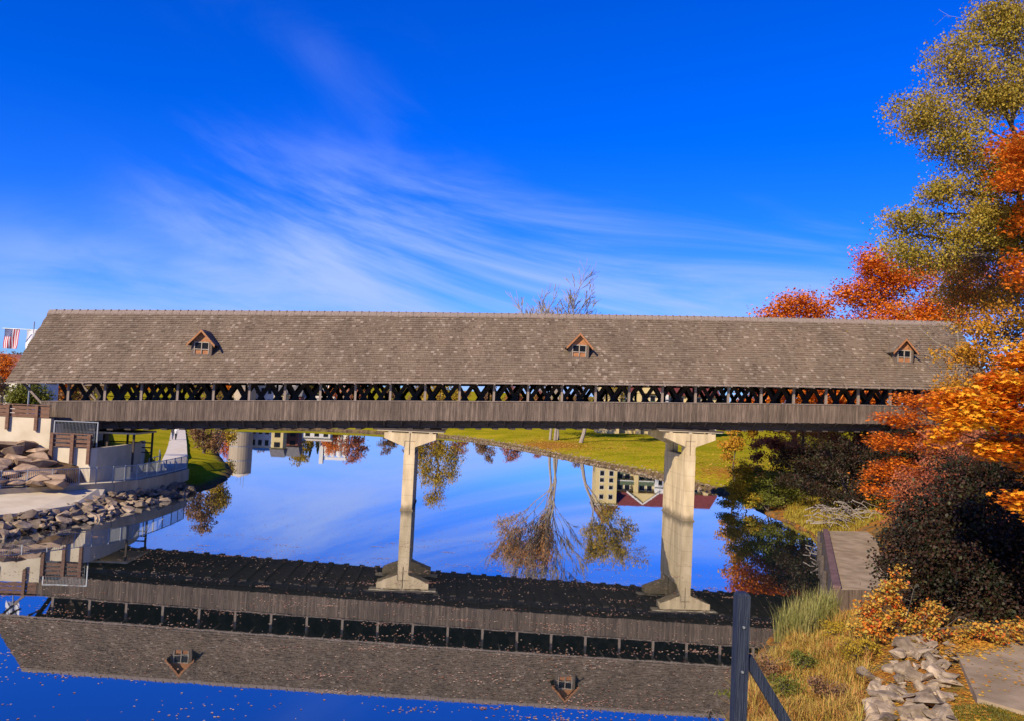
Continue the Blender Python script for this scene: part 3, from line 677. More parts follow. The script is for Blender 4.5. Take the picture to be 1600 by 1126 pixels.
for x in (.2, 3.27): part(t, 'post', MB().box(x, x+.08, -2.24, -2.16, 3.6, 5.898), m_metal)
mb = MB()
for x in np.arange(.4, 3.2, .1): mb.box(x, x+.012, -2.21, -2.19, 4.2, 5.895)
part(t, 'mesh_panel', mb, m_metal)
t = thing('under_bridge_platform', 'pale slab canopy on dark posts below the bridge deck', 'platform', (2.5, 3, 4))
part(t, 'slab', MB().box(.3, 4.6, 1.6, 6, 4.92, 5.06), m_concw)
for x in (.5, 2.4, 4.4):
    for y in (1.8, 5.7): part(t, 'post', MB().box(x-.07, x+.07, y-.07, y+.07, 2.0, 4.918), m_dark)
part(t, 'brace', MB().bar((2.4, 1.8, 5.06), (3.6, 1.8, 6.4), .1, .1), m_dark); part(t, 'rail', MB().box(.5, 4.4, 5.64, 5.7, 4.0, 4.1), m_dark)
for z in (3.2, 3.6): part(t, 'rail', MB().box(.572, 4.328, 5.66, 5.72, z, z+.1), m_dark)
# riverside path with retaining wall and picket railing
RAIL = [(-2.2,-11.5),(.01,-8.25),(2.14,-5.96),(3.27,-4.53),(4.74,-2.47),(5.59,-.3),(5.95,2.83),(6.1,6.5),(6.0,9.88)]
PZ = 1.62
inner = [(-4.2,-9.4),(-2.0,-6.6),(.0,-4.6),(1.4,-3.4),(3.0,-1.6),(3.9,.2),(3.9,3.2),(3.8,6.8),(3.6,10.2)]
t_path = MB(); 
for i in range(len(RAIL)-1): t_path.prism([RAIL[i], RAIL[i+1], inner[i+1], inner[i]], 1.2, PZ)
PATHL = [(.5,19.5),(-7.7,44.8),(-19.6,80.6),(-32,112),(-50,150)]; PATHR = [(2.7,20.4),(-5.8,46.2),(-17.9,82.4),(-30,114),(-48,152)]
pa = [tuple(inner[-1])]+PATHL; pb = [tuple(RAIL[-1])]+PATHR; zz = [PZ]+[max(tz(*a), tz(*b))+.06 for a, b in zip(PATHL, PATHR)]
for i in range(len(pa)-1):
    for k in range(6):
        u0, u1 = k/6, (k+1)/6; f = lambda P, u: (P[i][0]+(P[i+1][0]-P[i][0])*u, P[i][1]+(P[i+1][1]-P[i][1])*u)
        q = [f(pb, u0), f(pb, u1), f(pa, u1), f(pa, u0)]; zt = [max(tz(*s_)+.05, PZ if (i == 0 and k < 1) else 0) for s_ in q]
        zt = [max(zt[0], zt[3]), max(zt[1], zt[2]), max(zt[1], zt[2]), max(zt[0], zt[3])]
        t_path.prism(q, [z-.4 for z in zt], zt)
props(link('footpath', t_path.mesh('footpath'), mat('path_concrete', (.68,.60,.46), .85, c2=(.80,.72,.57), scale=.8, bump=.08)), kind='structure')
t = thing('path_retaining_wall', 'low concrete retaining wall below the metal path railing', 'wall', (4, -3, .5))
for a, b in zip(RAIL[:-1], RAIL[1:]):
    d = np.array(b)-a; n = np.array([d[1], -d[0]])/np.hypot(*d)
    part(t, 'wall_panel', MB().prism([np.array(a)+n*.22, np.array(b)+n*.22, np.array(b)+n*.01, np.array(a)+n*.01], .2, PZ+.03), m_conc)
t = thing('metal_path_railing', 'galvanised picket railing running along the riverside path', 'railing', (4, -3, PZ))
def along(poly, step):
    out = []
    for a, b in zip(poly[:-1], poly[1:]):
        a, b = np.array(a), np.array(b); n = max(1, int(round(np.hypot(*(b-a))/step)))
        out += [a+(b-a)*i/n for i in range(n)]
    return out+[np.array(poly[-1])]
ps = along(RAIL, 1.5); RH = 1.15
for a, b in zip(ps[:-1], ps[1:]):
    for z, h_ in ((PZ+RH, .055), (PZ+.14, .04)): part(t, 'rail', MB().bar((*a, z), (*b, z), .05, h_), m_metal)
    mb = MB()
    for k in np.linspace(0, 1, 14)[1:-1]:
        q = a+(b-a)*k; mb.box(q[0]-.009, q[0]+.009, q[1]-.009, q[1]+.009, PZ+.162, PZ+RH-.03)
    part(t, 'pickets', mb, m_metal, kind='stuff')
for q in ps: part(t, 'post', MB().box(q[0]-.035, q[0]+.035, q[1]-.035, q[1]+.035, PZ-.1, PZ+RH+.05), m_metal)
t = thing('metal_path_railing', 'short inner railing where the footpath meets the lawn', 'railing', (2.6, 11, PZ))
ps = along([(3.7, 7.2), (3.5, 10.4), (1.2, 16.6)], 1.6)
for a, b in zip(ps[:-1], ps[1:]):
    for z in (PZ+1.0, PZ+.6, PZ+.2): part(t, 'rail', MB().bar((*a, z), (*b, z), .05, .05), m_metal)
for q in ps: part(t, 'post', MB().box(q[0]-.035, q[0]+.035, q[1]-.035, q[1]+.035, PZ-.3, PZ+1.05), m_metal)
# concrete apron
ap = MB(); A0 = [(-3.5,-13.6),(2.0,-15.2),(4.0,-12.6),(5.0,-9.0),(4.9,-4.6),(4.55,-2.9)]; A1 = [(-2.0,-11.6),(.2,-8.3),(2.3,-6.1),(3.4,-4.7),(4.2,-3.5),(4.45,-2.9)]
for i in range(len(A0)-1):
    ap.prism([A0[i], A0[i+1], A1[i+1], A1[i]], .2, [.86, .86, 1.30, 1.30])
single('concrete_apron', ap, m_concw, 'pale sloping concrete apron between the railing wall and the riprap', 'concrete apron')
# stacked boulders
bm_ = [hull_rock('boulder', 60+s, .55, 17) for s in range(9)]
spots = []
rr = random.Random(11)
for row, (yy, zc_, sz) in enumerate([(-6.6,1.85,1.1),(-5.9,2.2,1.3),(-5.1,2.55,1.35),(-4.3,2.9,1.4),(-3.5,3.25,1.4),(-2.7,3.6,1.4),(-2.0,3.95,1.2)]):
    xe = [2.6, 2.2, 1.5, .9, .3, .0, -1.2][row]; x = xe
    while x > -7.5: spots.append((x-.35*row*.3, yy-(xe-x)*.42+rr.uniform(-.2, .2), zc_+(xe-x)*.03+rr.uniform(-.08, .1), sz*rr.uniform(.75, 1.25))); x -= sz*rr.uniform(.8, 1.15)
rocks('boulder', len(spots), bm_, m_boulder, lambda i, r: spots[i][:3], lambda i, r: spots[i][3]*1.30, 'tan flat boulder stacked in the terraces below the abutment wall', 'boulder', 'boulders stacked on the left bank', 3, .12, 1.2)
# riprap along the water
SHL = [(2.6,-26),(4.57,-16.4),(5.9,-12),(6.6,-8.2),(6.66,-4.2),(7.34,1.5),(7.85,6.8)]
shl = along(SHL, .12)
def rip_pos(i, r):
    q = shl[int(r.random()*(len(shl)-1))]; back = r.uniform(-.35, 2.0)*(1 if q[1] < 2 else .75); x = q[0]-back
    return (x, q[1]+r.uniform(-.3, .3), max(.05, .12+back*.32+r.uniform(-.05, .12)))
rm_ = [hull_rock('riprap_stone', 20+s, .8) for s in range(9)]
rocks('riprap_stone', 290, rm_, m_stone, rip_pos, lambda i, r: r.choice((.45, .55, .65, .8, .95))*r.uniform(.85, 1.2), 'pale angular riprap stone piled along the water below the apron', 'stone', 'riprap stones on the left bank', 4)
# small stones along the lawn shore (uncountable fringe)
def fringe(name, poly, n, smin, smax, off, m_, seed):
    r = np.random.default_rng(seed); q = along(poly, .3); ico = rock_mesh('tmp', 77, .7, 1, .3, 5); bv = np.array([v.co[:] for v in ico.vertices]); bf = [tuple(f.vertices) for f in ico.polygons]; bpy.data.meshes.remove(ico)
    V = []; Fc = []
    for i in range(n):
        c = q[r.integers(0, len(q))]; c = c+r.normal(size=2)*off; s = r.uniform(smin, smax); a = r.uniform(0, 6.28); ca_, sa = math.cos(a), math.sin(a)
        z = max(tz(*c), 0)+s*.1; v = bv*s; v = np.stack([v[:, 0]*ca_-v[:, 1]*sa+c[0], v[:, 0]*sa+v[:, 1]*ca_+c[1], v[:, 2]+z], 1); o = len(V); V += [tuple(x) for x in v]; Fc += [tuple(o+k for k in f) for f in bf]
    m = MB(); m.v = V; m.f = Fc; return props(link(name, m.mesh(name), m_), 'pale small stones edging the far lawn along the water', 'stones', kind='stuff')
fringe('shore_stones', [(58.6,23.8),(56,42),(49,65),(41,95),(30,121),(18,128)], 900, .10, .38, .9, m_stone, 5)

# ------------------------------------------------------------------ two walkers on the path
def person(label, x, y, top, legs, rz, bag=False):
    V = {'pel': (0,0,.95), 'che': (0,.02,1.32), 'nek': (0,.02,1.5), 'hed': (0,.0,1.63), 'cro': (0,0,1.74), 'shl': (.19,.02,1.42), 'shr': (-.19,.02,1.42), 'ell': (.25,.03,1.13), 'elr': (-.25,.03,1.13), 'hal': (.25,-.08,.9), 'har': (-.25,-.08,.9), 'hpl': (.1,0,.9), 'hpr': (-.1,0,.9), 'knl': (.11,-.1,.5), 'knr': (-.11,.03,.5), 'fol': (.11,-.1,.07), 'for': (-.11,.2,.09), 'tol': (.11,-.26,.03), 'tor': (-.11,.06,.03)}
    E_ = [('pel','che'),('che','nek'),('nek','hed'),('hed','cro'),('che','shl'),('che','shr'),('shl','ell'),('shr','elr'),('ell','hal'),('elr','har'),('pel','hpl'),('pel','hpr'),('hpl','knl'),('hpr','knr'),('knl','fol'),('knr','for'),('fol','tol'),('for','tor')]
    R_ = {'pel': .15, 'che': .16, 'nek': .06, 'hed': .1, 'cro': .06, 'shl': .075, 'shr': .075, 'ell': .05, 'elr': .05, 'hal': .035, 'har': .035, 'hpl': .1, 'hpr': .1, 'knl': .07, 'knr': .07, 'fol': .05, 'for': .05, 'tol': .04, 'tor': .04}
    k = list(V); me = bpy.data.meshes.new('body'); me.from_pydata([V[a] for a in k], [(k.index(a), k.index(b)) for a, b in E_], [])
    o = bpy.data.objects.new('tmp', me); COL.objects.link(o); o.modifiers.new('s', 'SKIN'); sd_ = o.modifiers.new('d', 'SUBSURF'); sd_.levels = 1
    for i, a in enumerate(k): me.skin_vertices[0].data[i].radius = (R_[a], R_[a])
    me.skin_vertices[0].data[0].use_root = True
    bm2 = bpy.data.meshes.new_from_object(o.evaluated_get(bpy.context.evaluated_depsgraph_get())); bpy.data.objects.remove(o)
    bm2.name = 'body'; skin = mat('skin', (.45,.27,.19), .6); mt = mat('coat', top, .8); ml = mat('trousers', legs, .8); mh = mat('hair', (.10,.06,.04), .7)
    for q in (mt, ml, skin, mh): bm2.materials.append(q)
    for p in bm2.polygons:
        c = p.center; p.material_index = 2 if (c.z > 1.5 or (abs(c.x) > .2 and c.z < .97)) else (0 if c.z > .93 else 1)
        if c.z > 1.66 or (c.z > 1.55 and c.y > .04): p.material_index = 3
        p.use_smooth = True
    t = thing('person', label, 'person', (x, y, tz(x, y)+.06), 'walkers on the footpath'); t.rotation_euler = (0, 0, rz)
    link('body', bm2, None, t); return t
person('person in a dark top and blue jeans walking on the pale footpath', -10.55, 54.6, (.05,.045,.06), (.06,.09,.18), 2.8)
person('person in a white top and dark trousers walking on the pale footpath', -9.9, 54.0, (.7,.7,.7), (.03,.03,.04), 3.0)

# ------------------------------------------------------------------ flags beyond the bridge end
t = thing('flag_mast', 'tall mast with a yardarm carrying two flags behind the bridge roof', 'flag mast', (-10.3, 14.6, tz(-10.3, 14.6)))
part(t, 'pole', MB().tube([(-10.3,14.6,tz(-10.3,14.6)-.2),(-10.3,14.6,8),(-10.3,14.6,14.2)], [.09,.075,.05], 10), m_metal)
part(t, 'yardarm', MB().tube([(-13.1,14.6,13.42),(-9.2,14.6,13.42)], [.03,.03], 8), m_metal)
fr_, fw_, fb_ = mat('flag_red', (.50,.03,.05), .8), mat('flag_white', (.72,.72,.74), .8), mat('flag_blue', (.05,.07,.22), .8)
def flag(name, label, x0, x1, z0, z1, kind):
    nU, nV = 26, 30; V = []; Fc = []; mi = []
    for j in range(nV+1):
        for i in range(nU+1):
            u, v = i/nU, j/nV
            V.append((x0+(x1-x0)*u+.05*math.sin(v*7+u*3)*v-.1*v, 14.6+.10*math.sin(u*9+v*2.5)*(.3+v), z1-(z1-z0)*v))
    for j in range(nV):
        for i in range(nU):
            Fc.append((j*(nU+1)+i, j*(nU+1)+i+1, (j+1)*(nU+1)+i+1, (j+1)*(nU+1)+i))
            if kind == 'us': mi.append(2 if (i < 14 and j < 12) else (0 if (i//2) % 2 == 0 else 1))
            else: mi.append(2 if ((i+j*.8) % 13 < 3 and j > 6) else 1)
    me = bpy.data.meshes.new(name); me.from_pydata(V, [], Fc)
    for q in (fr_, fw_, fb_): me.materials.append(q)
    me.polygons.foreach_set('material_index', mi); me.update()
    t = thing(name, label, 'flag', (x0, 14.6, z0))
    o = link('cloth', me, None, t); me.transform(Matrix.Translation((-x0, -14.6, -z0)))
    if kind == 'us':
        st = MB()
        for a in range(9):
            for b in range(6 if a % 2 == 0 else 5):
                u = (14/26)*(b+.5+(a % 2)*.5)/6.0; v = (12/30)*(a+.5)/9
                x, z = x0+(x1-x0)*u+.05*math.sin(v*7+u*3)*v-.1*v, z1-(z1-z0)*v; y = 14.6+.10*math.sin(u*9+v*2.5)*(.3+v)-.012; R5 = .034
                st.add([(x+R5*(1 if k % 2 == 0 else .42)*math.sin(k*math.pi/5), y, z+R5*(1 if k % 2 == 0 else .42)*math.cos(k*math.pi/5)) for k in range(10)], [tuple(range(10))])
        part(t, 'stars', st, fw_)
flag('american_flag', 'American flag with stripes hanging from the yardarm beside the roof end', -12.9, -11.55, 11.55, 13.4, 'us')
flag('white_flag', 'white and blue flag hanging half hidden behind the roof end', -10.9, -9.6, 11.6, 13.4, 'w')

# ------------------------------------------------------------------ right bank: dock, slab, rocks, post
t = thing('riverside_dock', 'weathered concrete dock with a wooden edge beam among the bushes', 'dock', (51, -19, 0))
dk = [(46.8,-27.95),(50.6,-27.6),(59.6,-9.6),(54.6,-10.2)]
part(t, 'deck', MB().prism([dk[0], dk[1], dk[2], dk[3]], .55, 1.18), m_concd)
part(t, 'edge_beam', MB().bar((46.95,-27.9,1.26), (54.75,-10.25,1.26), .34, .14), mat('edge_wood', (.13,.075,.07), .8, c2=(.2,.12,.11), scale=2, bump=.2))
part(t, 'edge_face', MB().bar((46.72,-27.98,.55), (54.5,-10.2,.55), .1, 1.3), m_dark)
for k in range(6): part(t, 'fascia_plank', MB().box(46.85+k*.62, 46.85+k*.62+.59, -28.06+k*.055, -27.96+k*.055, -.1, 1.17), m_siding)
for k in range(5):
    q = np.array([46.7, -27.8])+(np.array([54.5, -10.1])-[46.7, -27.8])*k/4; part(t, 'pile', MB().tube([(q[0]-.1, q[1], -1.2), (q[0]-.1, q[1], 1.1)], .13, 8), m_dark)
pc = [onz(1494, 1018, 2.03), onz(1527, 1090, 2.03), onz(1640, 1122, 2.03), onz(1760, 1060, 2.03), onz(1700, 985, 2.03), onz(1560, 1000, 2.03)]
single('concrete_slab', MB().prism([q[:2] for q in pc], 1.5, 2.03), m_concd, 'flat concrete slab strewn with yellow leaves beside the rocks', 'concrete slab')
gm = [hull_rock('bank_rock', 40+s, .72, 13) for s in range(10)]
def bank_pos(i, r):
    x, y = r.uniform(1358, 1490), r.uniform(1018, 1150)
    if x < 1400 and y < 1050: x += 50
    q = onz(x, y, 1.5); z = tz(q[0], q[1]); return (q[0], q[1], z+r.uniform(.0, .15))
rocks('bank_rock', 150, gm, m_grock, bank_pos, lambda i, r: r.choice((.22, .3, .36, .45, .55, .75)), 'grey angular rock in the pile between the dry grass and the concrete slab', 'rock', 'rocks piled on the right bank', 8, .5)
t = thing('fence_post', 'blue grey painted timber post with a diagonal brace rising from the dry grass', 'fence post', (33.87, -51.5, tz(33.87, -51.5)))
part(t, 'post', MB().box(33.77, 33.96, -51.6, -51.4, tz(33.87, -51.5)-.3, 6.2), m_blue)
part(t, 'post_cap', MB().add([(33.77,-51.6,6.202),(33.96,-51.6,6.202),(33.96,-51.4,6.202),(33.77,-51.4,6.202),(33.80,-51.57,6.24),(33.93,-51.57,6.24),(33.93,-51.43,6.24),(33.80,-51.43,6.24)], [(4,5,6,7),(0,1,5,4),(1,2,6,5),(2,3,7,6),(3,0,4,7)]), m_blue)
for zz_ in (5.75, 5.1): part(t, 'bolt', MB().tube([(33.865,-51.63,zz_),(33.865,-51.598,zz_)], .018, 8), m_metal)
part(t, 'brace', MB().bar((33.97, -51.5, 5.28), (35.9, -51.5, 2.4), .1, .15), m_blue)

# ------------------------------------------------------------------ trees on the right
GR = 'trees on the right bank'
s = 44
blob_tree('tall_olive_tree', 'tall tree with fine olive and yellow leaves rising above the bridge end', 'tree', GR, gD(1790, 44),
    [B(1500,95,44,48,55),B(1545,150,44,50,60),B(1440,180,44,52,38),B(1490,215,44,60,45),B(1560,270,44,60,55),B(1470,300,44,34,32),B(1425,345,44,48,24),B(1500,365,44,60,32),B(1400,385,44,32,16),B(1450,405,44,50,22),B(1590,370,44,50,50),B(1600,120,44,40,70),B(1560,40,44,50,40),B(1600,250,44,50,60),B(1540,330,44,50,40),B(1590,20,44,40,40)],
    .42, .135, L_olive, 82000, .46, 21, ncl=620, shell=.55, trunk_frac=.85)
bare_tree('bare_grey_tree', 'leafless pale grey tree with tangled twigs beside the olive tree', 'tree', GR, gD(1780, 47), 33, .30, 5, m_barkp, 5, lean=(-.05, 0), spread=.6, leaves=2500, leaf=.14, lmat=L_brown)
bare_tree('bare_grey_tree', 'leafless twiggy tree in front of the right end of the bridge roof', 'tree', GR, ground_pt(68.0, -7.5), 24, .20, 9, m_barkp, 5, lean=(-.02, 0), spread=.62, leaves=2600, leaf=.13, lmat=L_gold)
blob_tree('red_maple_tree', 'deep orange maple with foliage high beside the olive tree', 'tree', GR, gD(1720, 40),
    [B(1600,235,40,60,30),B(1590,280,40,48,22),B(1640,330,40,60,40),B(1600,430,40,30,40),B(1690,260,40,70,60),B(1700,420,40,70,60)], .3, .20, L_orange, 12000, .42, 22, ncl=170, shape=MAPLE, flat=.5)
blob_tree('gold_brown_tree', 'gold and brown tree between the olive tree and the bridge end', 'tree', GR, gD(1640, 50),
    [B(1500,425,50,40,26),B(1550,410,50,50,34),B(1595,450,50,40,40),B(1540,465,50,50,26),B(1590,520,50,40,40),B(1480,455,50,30,18),B(1570,360,50,50,40),B(1600,590,50,50,40),B(1560,620,50,50,40)], .2, .15, leafmat('gold_brown_leaves', [(.16,.09,.03),(.34,.20,.04),(.50,.28,.04),(.40,.15,.03),(.30,.20,.06)]), 26000, .5, 34, ncl=340, bark=m_barkp)
blob_tree('yellow_ochre_tree', 'small ochre yellow tree against the right end of the bridge roof', 'tree', GR, gD(1530, 46),
    [B(1515,505,46,36,26),B(1500,555,46,30,24),B(1545,545,46,40,34),B(1505,600,46,36,24),B(1570,480,46,40,40),B(1575,600,46,50,40)], .16, .17, L_yellow, 9000, .4, 23, ncl=130)
blob_tree('orange_maple_tree', 'orange maple with layered branches hanging in front of the bridge end', 'tree', GR, gD(1470, 47),
    [B(1400,650,47,34,12),B(1435,628,47,40,14),B(1385,690,47,38,12),B(1430,690,47,40,14),B(1395,730,47,42,12),B(1450,740,47,40,14),B(1390,768,47,36,9),B(1480,660,47,50,30),B(1500,720,47,50,30),B(1430,775,47,40,10),B(1420,800,46,46,12),B(1475,785,46,44,16),B(1360,745,48,20,8)], .17, .17, L_orange, 19000, .3, 24, ncl=300, shape=MAPLE, flat=1.0)
blob_tree('near_maple_tree', 'bright yellow and orange maple with large leaves overhanging the dark shrubs', 'tree', GR, gD(1760, 24),
    [B(1580,600,24,55,20),B(1530,628,24,46,16),B(1500,655,24,40,14),B(1560,655,24,60,18),B(1590,700,24,50,20),B(1545,700,24,40,14),B(1595,790,24,26,14),B(1650,640,24,70,40),B(1680,740,24,80,50),B(1640,560,24,60,30),B(1720,600,24,90,80),B(1475,680,24,30,10),B(1500,625,24,40,12)], .26, .20, L_near, 17000, .24, 25, ncl=300, shape=MAPLE, flat=1.1)  # crown carried on out of view, added to shade the dark shrubs
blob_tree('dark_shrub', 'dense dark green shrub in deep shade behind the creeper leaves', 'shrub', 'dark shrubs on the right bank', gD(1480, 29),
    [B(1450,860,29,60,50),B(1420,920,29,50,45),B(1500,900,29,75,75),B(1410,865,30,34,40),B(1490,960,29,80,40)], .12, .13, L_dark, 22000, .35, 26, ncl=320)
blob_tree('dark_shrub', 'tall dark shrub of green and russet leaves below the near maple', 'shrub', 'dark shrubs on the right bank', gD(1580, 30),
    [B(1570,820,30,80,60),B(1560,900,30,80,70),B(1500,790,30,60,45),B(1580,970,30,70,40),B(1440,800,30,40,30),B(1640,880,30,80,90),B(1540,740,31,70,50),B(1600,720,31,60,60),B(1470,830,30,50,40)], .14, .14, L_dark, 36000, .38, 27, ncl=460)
blob_tree('russet_shrub', 'dark russet shrub leaning over the back of the dock', 'shrub', 'dark shrubs on the right bank', gD(1450, 44),
    [B(1450,760,44,50,40),B(1500,700,44,60,50),B(1560,760,44,60,60),B(1450,790,44,50,30),B(1500,760,44,55,40),B(1420,815,44,30,20),B(1540,720,44,50,50)], .1, .15, L_red, 22000, .35, 28, ncl=300)
blob_tree('creeper_shrub', 'low creeper with red, orange and cream leaves above the rock pile', 'creeper', None, gD(1410, 26),
    [B(1370,945,26,24,26),B(1350,975,26,26,20),B(1400,965,26,32,24),B(1390,920,26,16,16),B(1440,985,26,36,16),B(1490,992,26,34,12),B(1400,895,26,12,16),B(1540,980,25.5,34,14),B(1460,960,26.5,30,16),B(1590,985,25.5,30,12),B(1420,1000,25.5,40,10)], .03, .12, L_vine, 6500, .15, 29, ncl=150, flat=.3)
# behind and under the bridge on the right
GB = 'autumn trees behind the bridge'
for i, (bx, D, bl, lab, lm_) in enumerate([
    (1250, 88, [(1235,475,32,22),(1215,505,36,24),(1270,490,40,30),(1250,560,60,40),(1200,590,40,40),(1290,600,50,40),(1190,640,40,30),(1240,650,40,30)], 'orange maple behind the roof, left of the taller red maples', L_orange),
    (1350, 84, [(1360,405,30,26),(1375,430,40,28),(1335,465,44,30),(1390,460,44,36),(1350,530,70,50),(1320,610,50,40),(1400,600,60,40)], 'tallest orange red maple behind the bridge roof', L_orange),
    (1450, 80, [(1435,425,40,30),(1470,490,50,40),(1420,500,50,40),(1520,450,50,50),(1460,600,60,50)], 'orange maple behind the right end of the roof next to the bare tree', L_orange)]):
    blob_tree('autumn_maple', lab, 'tree', GB, gD(bx, D), [B(x, y, D, a, b) for x, y, a, b in bl], .4, .30, lm_, 26000, .75, 40+i, ncl=360, shape=KITE, flat=.4)
GU = 'shrubs under the right end of the bridge'
blob_tree('yellow_sapling', 'small bright yellow tree by the lawn beyond the bridge', 'tree', GU, gD(1150, 92), [B(1148,690,92,20,20),B(1160,665,92,24,20),B(1140,710,92,12,12),B(1165,640,92,24,22)], .12, .26, L_yellow, 3200, .4, 51, ncl=60)
blob_tree('russet_shrub', 'dusky red shrub under the bridge next to the yellow tree', 'shrub', GU, gD(1200, 82), [B(1200,695,82,34,18),B(1230,690,82,36,22),B(1185,720,82,20,20),B(1250,720,82,40,26),B(1290,700,80,50,30),B(1330,710,80,40,40)], .1, .22, L_red, 13000, .35, 52, ncl=110)
blob_tree('green_bush', 'rounded green and yellow bush at the water under the bridge', 'bush', GU, gD(1205, 72), [B(1205,750,72,36,22),B(1225,775,72,40,18),B(1180,778,72,26,16)], .08, .17, L_green, 9000, .3, 53, ncl=120)
blob_tree('gold_shrub', 'golden shrub at the water edge beside the broad pier', 'shrub', GU, gD(1175, 73), [B(1155,765,73,20,18),B(1140,785,73,14,10),B(1160,735,73,14,18),B(1175,780,72,14,12)], .06, .17, L_gold, 6500, .28, 54, ncl=90)
bare_tree('brown_brush', 'leafless brown brush under the right end of the bridge', 'shrub', GU, gD(1270, 74), 9, .10, 31, m_twig, 4, spread=.8, stems=4, leaves=2200, leaf=.15, lmat=L_red)
bare_tree('brown_brush', 'taller tangle of brown twigs behind the orange maple under the bridge', 'shrub', GU, gD(1330, 70), 9, .10, 32, m_twig, 4, spread=.8, stems=4, leaves=2600, leaf=.15, lmat=L_red)
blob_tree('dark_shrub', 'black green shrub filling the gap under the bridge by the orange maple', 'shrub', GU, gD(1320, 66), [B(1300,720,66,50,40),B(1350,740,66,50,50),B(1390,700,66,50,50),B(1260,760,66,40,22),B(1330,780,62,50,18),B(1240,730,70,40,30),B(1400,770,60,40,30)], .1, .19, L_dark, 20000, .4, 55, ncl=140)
blob_tree('autumn_maple', 'low spreading orange maple hidden behind the bridge siding', 'tree', GB, gD(1260, 82), [B(1175,590,82,34,30),B(1190,640,82,34,26),B(1240,610,82,40,34),B(1240,655,82,36,20),B(1300,620,82,44,36),B(1300,665,82,40,16),B(1350,640,82,40,30)], .25, .28, L_orange, 24000, .6, 44, ncl=320, flat=.3)
# fallen branch pile
t = thing('branch_pile', 'heap of bare fallen branches on the bank below the bridge', 'branch pile', gD(1320, 60))
r_ = np.random.default_rng(61); c0 = gD(1320, 60)
for i in range(46):
    a = c0+np.array([r_.uniform(-2.4, 2.4), r_.uniform(-1.5, 1.5), r_.uniform(.1, 1.6)]); an = r_.normal(.35, .5); L_ = r_.uniform(1.2, 3.2); d = np.array([math.cos(an)*.9, r_.uniform(-.5, .5), -.35+r_.uniform(-.3, .5)])*L_
    part(t, 'branch', MB().tube(curve(a-d/2, a+d/2, r_, 5, .08, .1), [.045,.04,.035,.03,.02,.012], 5), m_barkp)
# grasses
def blades(name, label, cat, P, h0, h1, lm_, seed, wid=.012, lean=.35):
    r = np.random.default_rng(seed); n = len(P); a = r.uniform(0, 6.28, n); h = (h0+(h1-h0)*r.uniform(0, 1, n)**1.6*np.clip(.65+.55*nz(P[:, 0]*7, P[:, 1]*7), .15, 1.4)); d = np.stack([np.cos(a), np.sin(a), 0*a], 1); sd_ = np.stack([-np.sin(a), np.cos(a), 0*a], 1)
    ln = (r.uniform(.1, 1, n)*lean*h)[:, None]; w_ = (wid*r.uniform(.7, 1.5, n))[:, None]; up = np.array([0, 0, 1.])
    mid = P+d*ln*.35+up*(h*.6)[:, None]; tip = P+d*ln+up*(h*(1-.15*lean))[:, None]
    V = np.stack([P-sd_*w_, P+sd_*w_, mid+sd_*w_*.8, mid-sd_*w_*.8, tip+sd_*w_*.15, tip-sd_*w_*.15], 1).reshape(-1, 3); o = np.arange(n)[:, None]*6
    Fc = np.concatenate([o+[[0, 1, 2, 3]], o+[[3, 2, 4, 5]]])
    return props(link(name, fast_mesh(name, V, Fc), lm_), label, cat, kind='stuff')
def scatter(poly_px, z, n, seed, dens=None):
    r = np.random.default_rng(seed); P = []
    q = np.array([onz(x, y, z)[:2] for x, y in poly_px]); lo, hi = q.min(0), q.max(0)
    while len(P) < n:
        c = r.uniform(lo, hi, (4000, 2)); ins = np.zeros(len(c), bool)
        for a, b in zip(q, np.roll(q, -1, 0)):
            cc = (a[1] > c[:, 1]) != (b[1] > c[:, 1]); ins ^= cc & (c[:, 0] < a[0]+(c[:, 1]-a[1])/(b[1]-a[1]+1e-12)*(b[0]-a[0]))
        c = c[ins]; c = c[river_sd(c) > .05]; P += list(c)
        if not len(c): break
    P = np.array(P[:n]); return np.stack([P[:, 0], P[:, 1], terrain(P[:, 0], P[:, 1])], 1)
P = scatter([(1130,1180),(1150,1090),(1185,1020),(1230,985),(1330,985),(1370,1020),(1350,1100),(1340,1180)], 1.0, 26000, 71)
blades('dry_grass', 'tall golden dry grass on the near bank behind the painted post', 'grass', P, .12, .95, L_grass, 72, .008, 1.25)
P = scatter([(1210,985),(1240,965),(1300,960),(1310,985),(1260,1000)], .8, 1500, 73)
blades('reeds', 'taller green and straw reeds at the water edge in the dry grass', 'reeds', P, .9, 1.7, leafmat('reed_leaves', [(.20,.22,.05),(.34,.32,.09),(.42,.32,.12)], 1.0), 74, .012, .45)
P = scatter([(1215,800),(1240,780),(1290,765),(1400,765),(1420,830),(1290,828),(1250,812)], .9, 24000, 75)
blades('yellow_grass', 'yellow green grass on the spit behind the dock', 'grass', P, .2, .6, leafmat('spit_grass', [(.30,.24,.03),(.46,.34,.04),(.28,.26,.04)], .5), 76, .02, .7)
P = scatter([(1380,1180),(1420,1108),(1500,1085),(1700,1130),(1700,1180)], 2.0, 14000, 77)
blades('mossy_grass', 'short mossy grass with yellow leaves in front of the slab', 'grass', P, .03, .09, leafmat('moss_grass', [(.10,.10,.015),(.17,.15,.02),(.22,.18,.03)], 1.5), 78, .008, .8)
blob_tree('waterside_bush', 'dark leafy bush with yellow tips at the foot of the painted post', 'bush', None, gD(1100, 23.5) if tz(*gD(1100, 23.5)[:2]) > 0 else ground_pt(37.2, -41.4),
    [B(1105,1112,24,34,14),B(1070,1128,24,28,10),B(1135,1095,24,20,18)], .03, .10, L_green, 3200, .14, 79, ncl=70)
r_ = np.random.default_rng(84)
